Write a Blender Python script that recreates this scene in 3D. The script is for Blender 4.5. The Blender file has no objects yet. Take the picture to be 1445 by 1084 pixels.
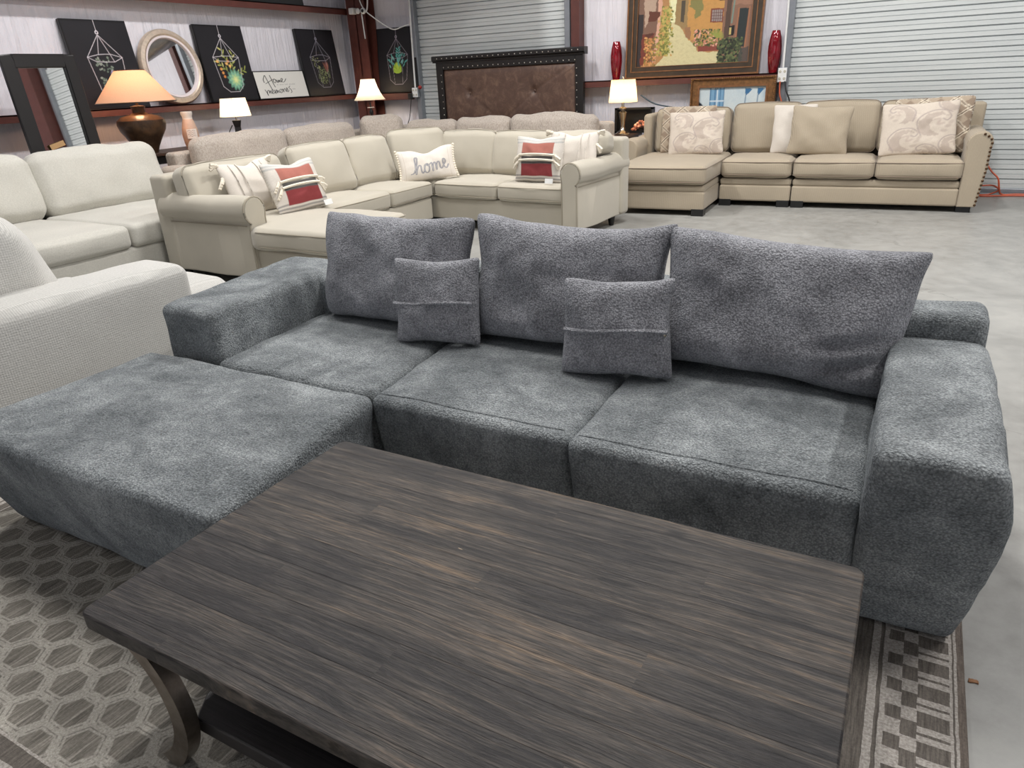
import bpy, math, random
import numpy as np
from mathutils import Vector, Matrix, noise as mnoise

random.seed(7)
R = math.radians
SC = bpy.context.scene
COL = SC.collection

# ------------------------------------------------------------------ helpers
def lin(c):
    o = []
    for v in c[:3]:
        v = v / 255.0
        o.append(v / 12.92 if v <= 0.04045 else ((v + 0.055) / 1.055) ** 2.4)
    return tuple(o)

def lin4(c): return lin(c) + (1.0,)

class V:
    """a float/vector socket with arithmetic"""
    def __init__(s, g, sock): s.g = g; s.s = sock
    def __add__(s, o): return s.g.m('ADD', s, o)
    def __radd__(s, o): return s.g.m('ADD', o, s)
    def __sub__(s, o): return s.g.m('SUBTRACT', s, o)
    def __rsub__(s, o): return s.g.m('SUBTRACT', o, s)
    def __mul__(s, o): return s.g.m('MULTIPLY', s, o)
    def __rmul__(s, o): return s.g.m('MULTIPLY', o, s)
    def __truediv__(s, o): return s.g.m('DIVIDE', s, o)
    def lt(s, o): return s.g.m('LESS_THAN', s, o)
    def gt(s, o): return s.g.m('GREATER_THAN', s, o)

class G:
    def __init__(s, name, rough=0.7, metal=0.0, spec=0.5):
        s.mat = bpy.data.materials.new(name); s.mat.use_nodes = True
        s.nt = s.mat.node_tree; s.nt.nodes.clear()
        s.out = s.n('ShaderNodeOutputMaterial'); s.b = s.n('ShaderNodeBsdfPrincipled')
        s.nt.links.new(s.b.outputs[0], s.out.inputs[0])
        s.b.inputs['Roughness'].default_value = rough
        s.b.inputs['Metallic'].default_value = metal
        s.b.inputs['Specular IOR Level'].default_value = spec
        s._tc = None
    def n(s, t, **k):
        x = s.nt.nodes.new(t)
        for a, v in k.items(): setattr(x, a, v)
        return x
    def set(s, inp, v):
        if isinstance(v, V): s.nt.links.new(v.s, inp)
        elif isinstance(v, bpy.types.NodeSocket): s.nt.links.new(v, inp)
        elif v is not None: inp.default_value = v
    def m(s, op, a, b=None, c=None):
        x = s.n('ShaderNodeMath', operation=op)
        for i, v in enumerate((a, b, c)):
            if v is not None: s.set(x.inputs[i], v)
        return V(s, x.outputs[0])
    def obj(s):
        if s._tc is None: s._tc = s.n('ShaderNodeTexCoord')
        return s._tc.outputs['Object']
    def sep(s, vec=None):
        x = s.n('ShaderNodeSeparateXYZ'); s.nt.links.new(vec or s.obj(), x.inputs[0])
        return [V(s, x.outputs[i]) for i in range(3)]
    def comb(s, x, y, z):
        c = s.n('ShaderNodeCombineXYZ')
        for i, v in enumerate((x, y, z)): s.set(c.inputs[i], v)
        return c.outputs[0]
    def scaled(s, sx, sy, sz):
        mp = s.n('ShaderNodeMapping'); s.nt.links.new(s.obj(), mp.inputs[0])
        mp.inputs['Scale'].default_value = (sx, sy, sz); return mp.outputs[0]
    def noise(s, scale, vec=None, detail=2, rough=0.5, dist=0.0):
        x = s.n('ShaderNodeTexNoise'); s.nt.links.new(vec or s.obj(), x.inputs['Vector'])
        x.inputs['Scale'].default_value = scale; x.inputs['Detail'].default_value = detail
        x.inputs['Roughness'].default_value = rough; x.inputs['Distortion'].default_value = dist
        return V(s, x.outputs[0])
    def vor(s, scale, vec=None, out=0, feature='F1'):
        x = s.n('ShaderNodeTexVoronoi', feature=feature); s.nt.links.new(vec or s.obj(), x.inputs['Vector'])
        x.inputs['Scale'].default_value = scale
        return V(s, x.outputs[out])
    def ramp(s, fac, stops, interp='LINEAR'):
        x = s.n('ShaderNodeValToRGB'); x.color_ramp.interpolation = interp
        e = x.color_ramp.elements
        while len(e) > 1: e.remove(e[-1])
        for i, (p, c) in enumerate(stops):
            if i == 0: e[0].position = p; q = e[0]
            else: q = e.new(p)
            q.color = c if len(c) == 4 else c + (1,)
        s.set(x.inputs[0], fac); return x.outputs[0]
    def fr(s, v, a, b, c=0.0, d=1.0):
        x = s.n('ShaderNodeMapRange'); s.set(x.inputs[0], v)
        for i, q in enumerate((a, b, c, d)): x.inputs[i + 1].default_value = q
        return V(s, x.outputs[0])
    def mix(s, f, a, b, mode='MIX'):
        x = s.n('ShaderNodeMix', data_type='RGBA', blend_type=mode)
        s.set(x.inputs[0], f); s.set(x.inputs[6], a); s.set(x.inputs[7], b)
        return x.outputs[2]
    def bump(s, h, strength=0.5, dist=0.01, prev=None):
        x = s.n('ShaderNodeBump'); s.set(x.inputs['Height'], h)
        x.inputs['Strength'].default_value = strength; x.inputs['Distance'].default_value = dist
        if prev is not None: s.nt.links.new(prev, x.inputs['Normal'])
        s.nt.links.new(x.outputs[0], s.b.inputs['Normal']); return x.outputs[0]
    def color(s, c): s.set(s.b.inputs['Base Color'], c); return s
    def attr(s, name='Col'):
        a = s.n('ShaderNodeAttribute'); a.attribute_name = name; return a.outputs['Color']

def simple(name, rgb, rough=0.6, metal=0.0, var=0.06, vs=20, bump=0.0, bs=200, spec=0.5, coat=0.0):
    g = G(name, rough, metal, spec)
    c = lin4(rgb)
    n = g.fr(g.noise(vs, detail=4), 0.3, 0.7, 1 - var, 1 + var)
    x = g.n('ShaderNodeMix', data_type='RGBA', blend_type='MULTIPLY')
    x.inputs[0].default_value = 1; x.inputs[6].default_value = c
    g.set(x.inputs[7], g.comb(n, n, n)); g.color(x.outputs[2])
    if bump: g.bump(g.noise(bs, detail=3), bump, 0.004)
    if coat: g.b.inputs['Coat Weight'].default_value = coat
    return g.mat

# ------------------------------------------------------------------ meshes: (verts, faces[, cols])
def join(*ms):
    v = []; f = []
    for m in ms:
        o = len(v); v += m[0]; f += [tuple(i + o for i in q) for q in m[1]]
    return v, f
def xf(m, T):
    return ([tuple(T @ Vector(p)) for p in m[0]], m[1]) + tuple(m[2:])
def TRS(loc, rz=0, rx=0, ry=0):
    return Matrix.Translation(loc) @ Matrix.Rotation(rz, 4, 'Z') @ Matrix.Rotation(rx, 4, 'X') @ Matrix.Rotation(ry, 4, 'Y')
def box(x0, x1, y0, y1, z0, z1):
    v = [(x, y, z) for x in (x0, x1) for y in (y0, y1) for z in (z0, z1)]
    return v, [(0, 1, 3, 2), (4, 6, 7, 5), (0, 4, 5, 1), (2, 3, 7, 6), (0, 2, 6, 4), (1, 5, 7, 3)]
def prism(poly, a, b, axis='z'):
    """2D polygon extruded from a to b along axis. poly coords are the two other axes in xyz order"""
    n = len(poly); v = []
    for t in (a, b):
        for p, q in poly:
            v.append({'z': (p, q, t), 'y': (p, t, q), 'x': (t, p, q)}[axis])
    f = [tuple(range(n)), tuple(range(2 * n - 1, n - 1, -1))]
    f += [(i, (i + 1) % n, n + (i + 1) % n, n + i) for i in range(n)]
    return v, f
def lathe(prof, cx=0, cy=0, seg=24, cap=True):
    v = []; f = []
    for r, z in prof:
        for k in range(seg):
            a = 2 * math.pi * k / seg; v.append((cx + r * math.cos(a), cy + r * math.sin(a), z))
    for i in range(len(prof) - 1):
        for k in range(seg):
            k2 = (k + 1) % seg
            f.append((i * seg + k, i * seg + k2, (i + 1) * seg + k2, (i + 1) * seg + k))
    if cap:
        f.append(tuple(range(seg - 1, -1, -1))); f.append(tuple((len(prof) - 1) * seg + k for k in range(seg)))
    return v, f
def smoothpath(pts, n=6, closed=False):
    P = [Vector(p) for p in pts]; out = []
    N = len(P)
    rng = range(N) if closed else range(N - 1)
    for i in rng:
        if closed: a, b, c, d = P[i - 1], P[i], P[(i + 1) % N], P[(i + 2) % N]
        else: a, b, c, d = P[max(i - 1, 0)], P[i], P[i + 1], P[min(i + 2, N - 1)]
        for k in range(n):
            t = k / n
            out.append(0.5 * ((2 * b) + (c - a) * t + (2 * a - 5 * b + 4 * c - d) * t * t + (3 * b - a - 3 * c + d) * t ** 3))
    if not closed: out.append(P[-1])
    return out
def tube(pts, r, seg=6, closed=False):
    P = [Vector(p) for p in pts]; n = len(P); v = []; f = []
    up = Vector((0, 0, 1))
    for i, p in enumerate(P):
        a = P[i - 1] if (i > 0 or closed) else p
        b = P[(i + 1) % n] if (i < n - 1 or closed) else p
        t = (b - a).normalized() if (b - a).length > 1e-9 else Vector((1, 0, 0))
        s = t.cross(up)
        if s.length < 0.05: s = t.cross(Vector((1, 0, 0)))
        s.normalize(); w = s.cross(t).normalized()
        for k in range(seg):
            an = 2 * math.pi * k / seg
            v.append(tuple(p + (s * math.cos(an) + w * math.sin(an)) * r))
    m = n if closed else n - 1
    for i in range(m):
        j = (i + 1) % n
        for k in range(seg):
            k2 = (k + 1) % seg
            f.append((i * seg + k, i * seg + k2, j * seg + k2, j * seg + k))
    if not closed:
        f.append(tuple(range(seg - 1, -1, -1))); f.append(tuple((n - 1) * seg + k for k in range(seg)))
    return v, f
def sphere(c, r, seg=10, rings=7, sx=1, sy=1, sz=1):
    pr = [(max(1e-4, math.sin(math.pi * i / rings)), -math.cos(math.pi * i / rings)) for i in range(rings + 1)]
    m = lathe(pr, seg=seg, cap=False)
    return [(c[0] + x * r * sx, c[1] + y * r * sy, c[2] + z * r * sz) for x, y, z in m[0]], m[1]

def softbox(x0, x1, y0, y1, z0, z1, r=0.05, bulge=(0, 0, 0), step=0.06, amp=0.0, ns=3.0, fn=None, seed=0.0):
    c = Vector(((x0 + x1) / 2, (y0 + y1) / 2, (z0 + z1) / 2)); h = [(x1 - x0) / 2, (y1 - y0) / 2, (z1 - z0) / 2]
    r = min(r, min(h) * 0.98)
    def samples(hh):
        e = [hh - r + r * math.tan(R(a)) for a in (45, 33, 22, 11)]
        inner = max(1, int(math.ceil(2 * (hh - r) / step)))
        mid = [-(hh - r) + 2 * (hh - r) * i / inner for i in range(inner + 1)]
        return [-q for q in e] + mid + e[::-1]
    S = [samples(q) for q in h]
    idx = {}; v = []; f = []
    def add(p):
        k = (round(p[0], 5), round(p[1], 5), round(p[2], 5))
        if k in idx: return idx[k]
        idx[k] = len(v)
        q = Vector([max(-(h[i] - r), min(h[i] - r, p[i])) for i in range(3)])
        d = Vector(p) - q
        nrm = d.normalized() if d.length > 1e-9 else Vector((0, 0, 1))
        o = q + nrm * r
        u = [max(-1, min(1, p[i] / h[i])) for i in range(3)]
        for i in range(3):
            a, b = (i + 1) % 3, (i + 2) % 3
            o[i] += bulge[i] * u[i] * (1 - u[a] ** 2) * (1 - u[b] ** 2)
        o += c
        if amp:
            o += nrm * amp * mnoise.noise(Vector((o.x * ns + seed, o.y * ns, o.z * ns)))
            o += nrm * amp * 0.4 * mnoise.noise(Vector((o.x * ns * 3 + seed, o.y * ns * 3, o.z * ns * 3)))
        if fn: o = Vector(fn(o))
        v.append(tuple(o)); return idx[k]
    for ax in range(3):
        a, b = (ax + 1) % 3, (ax + 2) % 3
        for sg in (-1, 1):
            for i in range(len(S[a]) - 1):
                for j in range(len(S[b]) - 1):
                    q = []
                    for (ii, jj) in ((i, j), (i + 1, j), (i + 1, j + 1), (i, j + 1)):
                        p = [0, 0, 0]; p[ax] = sg * h[ax]; p[a] = S[a][ii]; p[b] = S[b][jj]; q.append(add(p))
                    if sg < 0: q.reverse()
                    f.append(tuple(q))
    return v, f

def pillow(w, h, t, tb=None, n=26, ear=0.06, earz=None, ep=2.0, amp=0.008, ns=7, chop=0.0, seed=0.0, paint=None, res=None, back=(230, 225, 215), belly=0.0, pw=2.6, pe=0.55, folds=()):
    """stands on its lower edge, faces -y"""
    tb = t if tb is None else tb; earz = ear if earz is None else earz
    nx = res[0] if res else n; nz = res[1] if res else n
    v = []; f = []; cols = []
    us = np.linspace(-1, 1, nx + 1); vs = np.linspace(-1, 1, nz + 1)
    if not res:
        us = np.sin(us * math.pi / 2) * 0.94 + us * 0.06; vs = np.sin(vs * math.pi / 2) * 0.94 + vs * 0.06
    img = None
    if paint is not None:
        U, W = np.meshgrid((us + 1) / 2, (vs + 1) / 2, indexing='ij')
        img = paint(U, W)
    for side in (-1, 1):
        for i, u in enumerate(us):
            for j, q in enumerate(vs):
                # soft outline: slightly rounded corners, edges drawn in between them
                rc = 0.035 * (abs(u) * abs(q)) ** 14
                x = u * w / 2 * (1 - ear * (1 - abs(q) ** ep) - rc)
                z = q * h / 2 * (1 - (earz if q > 0 else earz * 0.4) * (1 - abs(u) ** ep) - rc)
                e = max(0.0, (1 - abs(u) ** pw) * (1 - abs(q) ** pw)) ** pe
                th = (t if side < 0 else tb) * e * (1 - belly * q)
                if chop: z -= chop * math.exp(-(u / 0.35) ** 2) * max(0, q) ** 3
                y = side * th
                P = Vector((x * ns + seed, side * 3.1 + seed, z * ns))
                y += side * amp * e * mnoise.noise(P) * 2 + side * amp * e * 0.6 * mnoise.noise(P * 2.7)
                for (fu, fq, fa, fl, fd) in folds:      # crease at (fu,fq) running at angle fa, half length fl, depth fd
                    du, dq = u - fu, q - fq; ca, sa = math.cos(fa), math.sin(fa)
                    al = (du * ca + dq * sa) / fl; ac = (-du * sa + dq * ca) / 0.07
                    y += -side * fd * e * math.exp(-al * al) * math.exp(-ac * ac)
                Q = Vector((x * ns + seed, seed, z * ns))
                x += amp * mnoise.noise(Q + Vector((9, 0, 0))); z += amp * mnoise.noise(Q + Vector((0, 9, 0)))
                v.append((x, y, z + h / 2))
                if img is not None: cols.append(tuple(img[i, j]) if side < 0 else lin(back))
        o = (0 if side < 0 else (nx + 1) * (nz + 1))
        for i in range(nx):
            for j in range(nz):
                a = o + i * (nz + 1) + j; q4 = (a, a + nz + 1, a + nz + 2, a + 1)
                f.append(q4 if side < 0 else q4[::-1])
    return (v, f, cols) if img is not None else (v, f)

def canvas(w, h, nx, nz, paint):
    """flat painted grid, local x 0..w, z 0..h, faces -y"""
    U, W = np.meshgrid(np.linspace(0, 1, nx + 1), np.linspace(0, 1, nz + 1), indexing='ij')
    img = paint(U, W); v = []; f = []; c = []
    for i in range(nx + 1):
        for j in range(nz + 1):
            v.append((w * i / nx, 0, h * j / nz)); c.append(tuple(img[i, j]))
    for i in range(nx):
        for j in range(nz):
            a = i * (nz + 1) + j; f.append((a, a + nz + 1, a + nz + 2, a + 1))
    return v, f, c

ROOTM = {}
def tag(o, label=None, cat=None, group=None, kind=None):
    if label: o['label'] = label
    if cat: o['category'] = cat
    if group: o['group'] = group
    if kind: o['kind'] = kind
    return o
def thing(name, label, cat, loc=(0, 0, 0), rz=0.0, group=None):
    o = bpy.data.objects.new(name, None); COL.objects.link(o); o.empty_display_size = 0.1
    o.location = loc; o.rotation_euler = (0, 0, rz)
    ROOTM[o.name] = TRS(loc, rz)
    return tag(o, label, cat, group)
def root_inv(o):
    while o.parent: o = o.parent
    return ROOTM.get(o.name, Matrix.Identity(4)).inverted()
def mk(name, m, mat, parent=None, smooth=True, bevel=0.0, bseg=2, angle=40, merge=True, sub=0):
    """build a mesh from WORLD coordinates under its parent (or as a top-level thing at its own base)"""
    vs = [Vector(p) for p in m[0]]
    loc = Vector((0, 0, 0))
    if parent is not None:
        I = root_inv(parent); vs = [I @ p for p in vs]
    else:
        xs = [p.x for p in vs]; ys = [p.y for p in vs]; zs = [p.z for p in vs]
        loc = Vector(((min(xs) + max(xs)) / 2, (min(ys) + max(ys)) / 2, min(zs)))
        vs = [p - loc for p in vs]
    me = bpy.data.meshes.new(name)
    me.from_pydata([tuple(p) for p in vs], [], m[1]); me.update()
    if len(m) > 2 and m[2]:
        ca = me.color_attributes.new('Col', 'FLOAT_COLOR', 'POINT')
        buf = np.ones((len(m[2]), 4), dtype=np.float32); buf[:, :3] = np.array(m[2])
        ca.data.foreach_set('color', buf.ravel())
    import bmesh
    bm = bmesh.new(); bm.from_mesh(me)
    if merge: bmesh.ops.remove_doubles(bm, verts=bm.verts, dist=1e-5)
    bmesh.ops.recalc_face_normals(bm, faces=bm.faces)
    bm.to_mesh(me); bm.free()
    if smooth:
        me.polygons.foreach_set('use_smooth', [True] * len(me.polygons))
    o = bpy.data.objects.new(name, me); COL.objects.link(o)
    if mat: me.materials.append(mat)
    if parent is not None: o.parent = parent
    else: o.location = loc
    if bevel:
        b = o.modifiers.new('b', 'BEVEL'); b.width = bevel; b.segments = bseg; b.limit_method = 'ANGLE'; b.angle_limit = R(35)
        b.harden_normals = False
    if sub:
        s = o.modifiers.new('s', 'SUBSURF'); s.levels = sub; s.render_levels = sub
    if smooth:
        try: me.set_sharp_from_angle(angle=R(angle))
        except Exception: pass
    return o
def struct(name, m, mat, **k):
    o = mk(name, m, mat, **k)
    if k.get('parent') is None: o['kind'] = 'structure'
    return o
def dup(o, loc=None, parent=None):
    c = o.copy(); COL.objects.link(c)
    if parent is not None: c.parent = parent
    if loc is not None: c.location = loc
    return c

# ------------------------------------------------------------------ painting on grids (numpy)
class Paint:
    def __init__(s, U, W, base, ax=1.0, az=1.0):
        s.x = U * ax; s.z = W * az
        s.img = np.empty(U.shape + (3,)); s.img[:] = lin(base)
    def put(s, mask, c):
        m = np.clip(mask, 0, 1)[..., None]
        s.img = s.img * (1 - m) + np.array(lin(c)) * m
    def seg(s, a, b):
        dx, dz = b[0] - a[0], b[1] - a[1]; L = dx * dx + dz * dz + 1e-12
        t = np.clip(((s.x - a[0]) * dx + (s.z - a[1]) * dz) / L, 0, 1)
        return np.hypot(s.x - a[0] - t * dx, s.z - a[1] - t * dz)
    def line(s, pts, w, c, soft=None):
        d = np.full(s.x.shape, 9.0)
        for a, b in zip(pts[:-1], pts[1:]): d = np.minimum(d, s.seg(a, b))
        soft = soft or w * 0.6
        s.put((w / 2 + soft / 2 - d) / soft, c); return d
    def curve(s, pts, w, c, n=5, soft=None):
        P = [(p.x, p.y) for p in smoothpath([(a, b, 0) for a, b in pts], n)]
        return s.line(P, w, c, soft)
    def poly(s, pts, c, wob=0.0, alpha=1.0):
        x = s.x; z = s.z
        if wob: x = x + s.nz(30) * wob; z = z + s.nz(27, 5) * wob
        ins = np.zeros(x.shape, bool); n = len(pts)
        for i in range(n):
            (x1, y1), (x2, y2) = pts[i], pts[(i + 1) % n]
            if y1 == y2: continue
            c1 = ((y1 > z) != (y2 > z)) & (x < (x2 - x1) * (z - y1) / (y2 - y1) + x1)
            ins ^= c1
        s.put(ins * alpha, c)
    def ell(s, cx, cz, rx, rz, c, ang=0.0, alpha=1.0, soft=0.15):
        ca, sa = math.cos(ang), math.sin(ang)
        X = (s.x - cx) * ca + (s.z - cz) * sa; Z = -(s.x - cx) * sa + (s.z - cz) * ca
        d = np.sqrt((X / rx) ** 2 + (Z / rz) ** 2)
        s.put(np.clip((1 - d) / soft, 0, 1) * alpha, c)
    def nz(s, f, seed=0):
        a = np.sin(s.x * f * 1.1 + seed + 2.1 * np.sin(s.z * f * 0.83 + seed * 1.7)) * np.cos(s.z * f * 1.27 - seed + 1.7 * np.sin(s.x * f * 0.71 + seed))
        b = np.sin(s.x * f * 2.3 + 1.3 * seed + 1.9 * np.sin(s.z * f * 1.9)) * np.cos(s.z * f * 2.6 + 1.1 * np.sin(s.x * f * 2.2 + seed))
        return 0.65 * a + 0.35 * b
    def speckle(s, amt, seed=1):
        rng = np.random.RandomState(seed)
        s.img *= (1 + amt * (rng.rand(*s.x.shape)[..., None] - 0.5))

# ------------------------------------------------------------------ materials
def fabric_pile(name, dark, mid, light, seed=0):
    """thick sherpa pile with brushed patches"""
    g = G(name, 0.95, spec=0.1)
    big = g.noise(2.3, detail=6, rough=0.62, dist=0.7); med = g.noise(1.0, vec=g.scaled(13, 22, 22), detail=4, rough=0.7)
    f = g.fr(big * 0.55 + med * 0.45, 0.39, 0.61)
    c = g.ramp(f, [(0.0, lin(dark)), (0.5, lin(mid)), (1.0, lin(light))])
    fine = g.noise(1.0, vec=g.scaled(150, 210, 210), detail=3, rough=0.75); clump = g.noise(60, detail=2)
    v = g.fr(fine, 0.38, 0.62, 0.15, 1.75) * g.fr(clump, 0.3, 0.7, 0.82, 1.18)
    c = g.mix(1.0, c, g.comb(v, v, v), 'MULTIPLY'); g.color(c)
    g.b.inputs['Sheen Weight'].default_value = 0.25; g.b.inputs['Sheen Roughness'].default_value = 0.5
    g.b.inputs['Sheen Tint'].default_value = lin4((225, 230, 232))
    g.bump(fine * 1.0 + clump * 0.8, 0.8, 0.009)
    return g.mat
M = {}
def tag(o, label=None, cat=None, group=None, kind=None):
    if label: o['label'] = label
    if cat: o['category'] = cat
    if group: o['group'] = group
    if kind: o['kind'] = kind
    return o
def thing(name, label, cat, loc=(0, 0, 0), rz=0.0, group=None):
    o = bpy.data.objects.new(name, None); COL.objects.link(o); o.empty_display_size = 0.1
    o.location = loc; o.rotation_euler = (0, 0, rz)
    ROOTM[o.name] = TRS(loc, rz)
    return tag(o, label, cat, group)
def root_inv(o):
    while o.parent: o = o.parent
    return ROOTM.get(o.name, Matrix.Identity(4)).inverted()
def mk(name, m, mat, parent=None, smooth=True, bevel=0.0, bseg=2, angle=40, merge=True, sub=0):
    """build a mesh from WORLD coordinates under its parent (or as a top-level thing at its own base)"""
    vs = [Vector(p) for p in m[0]]
    loc = Vector((0, 0, 0))
    if parent is not None:
        I = root_inv(parent); vs = [I @ p for p in vs]
    else:
        xs = [p.x for p in vs]; ys = [p.y for p in vs]; zs = [p.z for p in vs]
        loc = Vector(((min(xs) + max(xs)) / 2, (min(ys) + max(ys)) / 2, min(zs)))
        vs = [p - loc for p in vs]
    me = bpy.data.meshes.new(name)
    me.from_pydata([tuple(p) for p in vs], [], m[1]); me.update()
    if len(m) > 2 and m[2]:
        ca = me.color_attributes.new('Col', 'FLOAT_COLOR', 'POINT')
        buf = np.ones((len(m[2]), 4), dtype=np.float32); buf[:, :3] = np.array(m[2])
        ca.data.foreach_set('color', buf.ravel())
    import bmesh
    bm = bmesh.new(); bm.from_mesh(me)
    if merge: bmesh.ops.remove_doubles(bm, verts=bm.verts, dist=1e-5)
    bmesh.ops.recalc_face_normals(bm, faces=bm.faces)
    bm.to_mesh(me); bm.free()
    if smooth:
        me.polygons.foreach_set('use_smooth', [True] * len(me.polygons))
    o = bpy.data.objects.new(name, me); COL.objects.link(o)
    if mat: me.materials.append(mat)
    if parent is not None: o.parent = parent
    else: o.location = loc
    if bevel:
        b = o.modifiers.new('b', 'BEVEL'); b.width = bevel; b.segments = bseg; b.limit_method = 'ANGLE'; b.angle_limit = R(35)
        b.harden_normals = False
    if sub:
        s = o.modifiers.new('s', 'SUBSURF'); s.levels = sub; s.render_levels = sub
    if smooth:
        try: me.set_sharp_from_angle(angle=R(angle))
        except Exception: pass
    return o
def struct(name, m, mat, **k):
    o = mk(name, m, mat, **k)
    if k.get('parent') is None: o['kind'] = 'structure'
    return o
def dup(o, loc=None, parent=None):
    c = o.copy(); COL.objects.link(c)
    if parent is not None: c.parent = parent
    if loc is not None: c.location = loc
    return c

# ------------------------------------------------------------------ painting on grids (numpy)
class Paint:
    def __init__(s, U, W, base, ax=1.0, az=1.0):
        s.x = U * ax; s.z = W * az
        s.img = np.empty(U.shape + (3,)); s.img[:] = lin(base)
    def put(s, mask, c):
        m = np.clip(mask, 0, 1)[..., None]
        s.img = s.img * (1 - m) + np.array(lin(c)) * m
    def seg(s, a, b):
        dx, dz = b[0] - a[0], b[1] - a[1]; L = dx * dx + dz * dz + 1e-12
        t = np.clip(((s.x - a[0]) * dx + (s.z - a[1]) * dz) / L, 0, 1)
        return np.hypot(s.x - a[0] - t * dx, s.z - a[1] - t * dz)
    def line(s, pts, w, c, soft=None):
        d = np.full(s.x.shape, 9.0)
        for a, b in zip(pts[:-1], pts[1:]): d = np.minimum(d, s.seg(a, b))
        soft = soft or w * 0.6
        s.put((w / 2 + soft / 2 - d) / soft, c); return d
    def curve(s, pts, w, c, n=5, soft=None):
        P = [(p.x, p.y) for p in smoothpath([(a, b, 0) for a, b in pts], n)]
        return s.line(P, w, c, soft)
    def poly(s, pts, c, wob=0.0, alpha=1.0):
        x = s.x; z = s.z
        if wob: x = x + s.nz(30) * wob; z = z + s.nz(27, 5) * wob
        ins = np.zeros(x.shape, bool); n = len(pts)
        for i in range(n):
            (x1, y1), (x2, y2) = pts[i], pts[(i + 1) % n]
            if y1 == y2: continue
            c1 = ((y1 > z) != (y2 > z)) & (x < (x2 - x1) * (z - y1) / (y2 - y1) + x1)
            ins ^= c1
        s.put(ins * alpha, c)
    def ell(s, cx, cz, rx, rz, c, ang=0.0, alpha=1.0, soft=0.15):
        ca, sa = math.cos(ang), math.sin(ang)
        X = (s.x - cx) * ca + (s.z - cz) * sa; Z = -(s.x - cx) * sa + (s.z - cz) * ca
        d = np.sqrt((X / rx) ** 2 + (Z / rz) ** 2)
        s.put(np.clip((1 - d) / soft, 0, 1) * alpha, c)
    def nz(s, f, seed=0):
        a = np.sin(s.x * f * 1.1 + seed + 2.1 * np.sin(s.z * f * 0.83 + seed * 1.7)) * np.cos(s.z * f * 1.27 - seed + 1.7 * np.sin(s.x * f * 0.71 + seed))
        b = np.sin(s.x * f * 2.3 + 1.3 * seed + 1.9 * np.sin(s.z * f * 1.9)) * np.cos(s.z * f * 2.6 + 1.1 * np.sin(s.x * f * 2.2 + seed))
        return 0.65 * a + 0.35 * b
    def speckle(s, amt, seed=1):
        rng = np.random.RandomState(seed)
        s.img *= (1 + amt * (rng.rand(*s.x.shape)[..., None] - 0.5))

# ------------------------------------------------------------------ materials
def fabric_pile(name, dark, mid, light, seed=0):
    """thick sherpa pile with brushed patches"""
    g = G(name, 0.95, spec=0.15)
    big = g.noise(2.6, detail=5, rough=0.65, dist=0.8); med = g.noise(16, detail=4, rough=0.7); fine = g.noise(190, detail=3, rough=0.7)
    curl = g.vor(170)
    f = big * 0.62 + med * 0.28 + fine * 0.42
    c = g.ramp(f, [(0.50, lin(dark)), (0.655, lin(mid)), (0.82, lin(light))])
    v = g.fr(curl, 0.0, 0.75, 1.25, 0.55)
    c = g.mix(1.0, c, g.comb(v, v, v), 'MULTIPLY'); g.color(c)
    g.b.inputs['Sheen Weight'].default_value = 0.35; g.b.inputs['Sheen Roughness'].default_value = 0.5
    g.b.inputs['Sheen Tint'].default_value = lin4((200, 210, 220))
    hgt = fine * 0.8 + g.noise(75, detail=3) * 0.9 - curl * 0.5
    g.bump(hgt, 0.9, 0.012)
    return g.mat
M = {}
M['gray'] = fabric_pile('charcoal_pile', (94, 98, 99), (150, 154, 155), (202, 206, 207))
M['gray_pillow'] = fabric_pile('blue_grey_pile', (130, 129, 133), (176, 175, 180), (216, 215, 221))

def fabric(name, rgb, var=0.08, weave=0.0, ws=260, bump=0.3, bs=300, speck=0.0, big=0.05, sheen=0.2, rgb2=None, rough=0.9, diag=False):
    g = G(name, rough, spec=0.2)
    a = g.noise(3, detail=3); b = g.noise(bs, detail=2, rough=0.7)
    k = g.fr(a, 0.3, 0.7, 1 - big, 1 + big) * g.fr(b, 0.25, 0.75, 1 - var, 1 + var)
    base = lin4(rgb)
    if rgb2:
        sp = g.fr(g.noise(ws, vec=g.scaled(1, 1, 0.5), detail=3, rough=0.8), 0.4, 0.62)
        base = g.mix(sp, lin4(rgb), lin4(rgb2))
    g.color(g.mix(1.0, base, g.comb(k, k, k), 'MULTIPLY'))
    g.b.inputs['Sheen Weight'].default_value = sheen
    h = b
    if weave:
        x, y, z = g.sep()
        s1 = g.m('SINE', (x + z * 0.9) * weave); s2 = g.m('SINE', (y * 1.0 - z * 0.9 + x * 0.15) * weave)
        if diag: s1 = g.m('SINE', (y + z + x) * weave); s2 = g.m('SINE', (y - z - x) * weave)
        w = s1 * s2
        h = b * 0.7 + w * (0.12 if diag else 0.35)
        k2 = g.fr(w, -0.5, 0.5, 0.84, 1.08)
        src = g.b.inputs['Base Color'].links[0].from_socket
        g.color(g.mix(1.0, src, g.comb(k2, k2, k2), 'MULTIPLY'))
    g.bump(h, bump, 0.004)
    return g.mat
M['cream'] = fabric('cream_basketweave', (198, 196, 191), weave=330, bump=0.7, bs=140, var=0.10, diag=True)
M['cream_far'] = fabric('cream_chenille', (194, 191, 182), var=0.10, bump=0.4, bs=110)
M['sage'] = fabric('sage_microfibre', (183, 176, 161), var=0.02, bump=0.12, bs=400, big=0.05, sheen=0.35)
M['sage_dark'] = fabric('sage_piping', (158, 150, 134), var=0.03, bump=0.1)
M['taupe'] = fabric('taupe_tweed', (188, 178, 167), rgb2=(160, 149, 139), ws=90, var=0.06, bump=0.3, bs=120)
M['linen'] = fabric('oatmeal_linen', (176, 163, 143), var=0.07, bump=0.3, bs=240, weave=500)
M['linen_pipe'] = fabric('linen_piping', (140, 126, 112), var=0.03)
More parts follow.
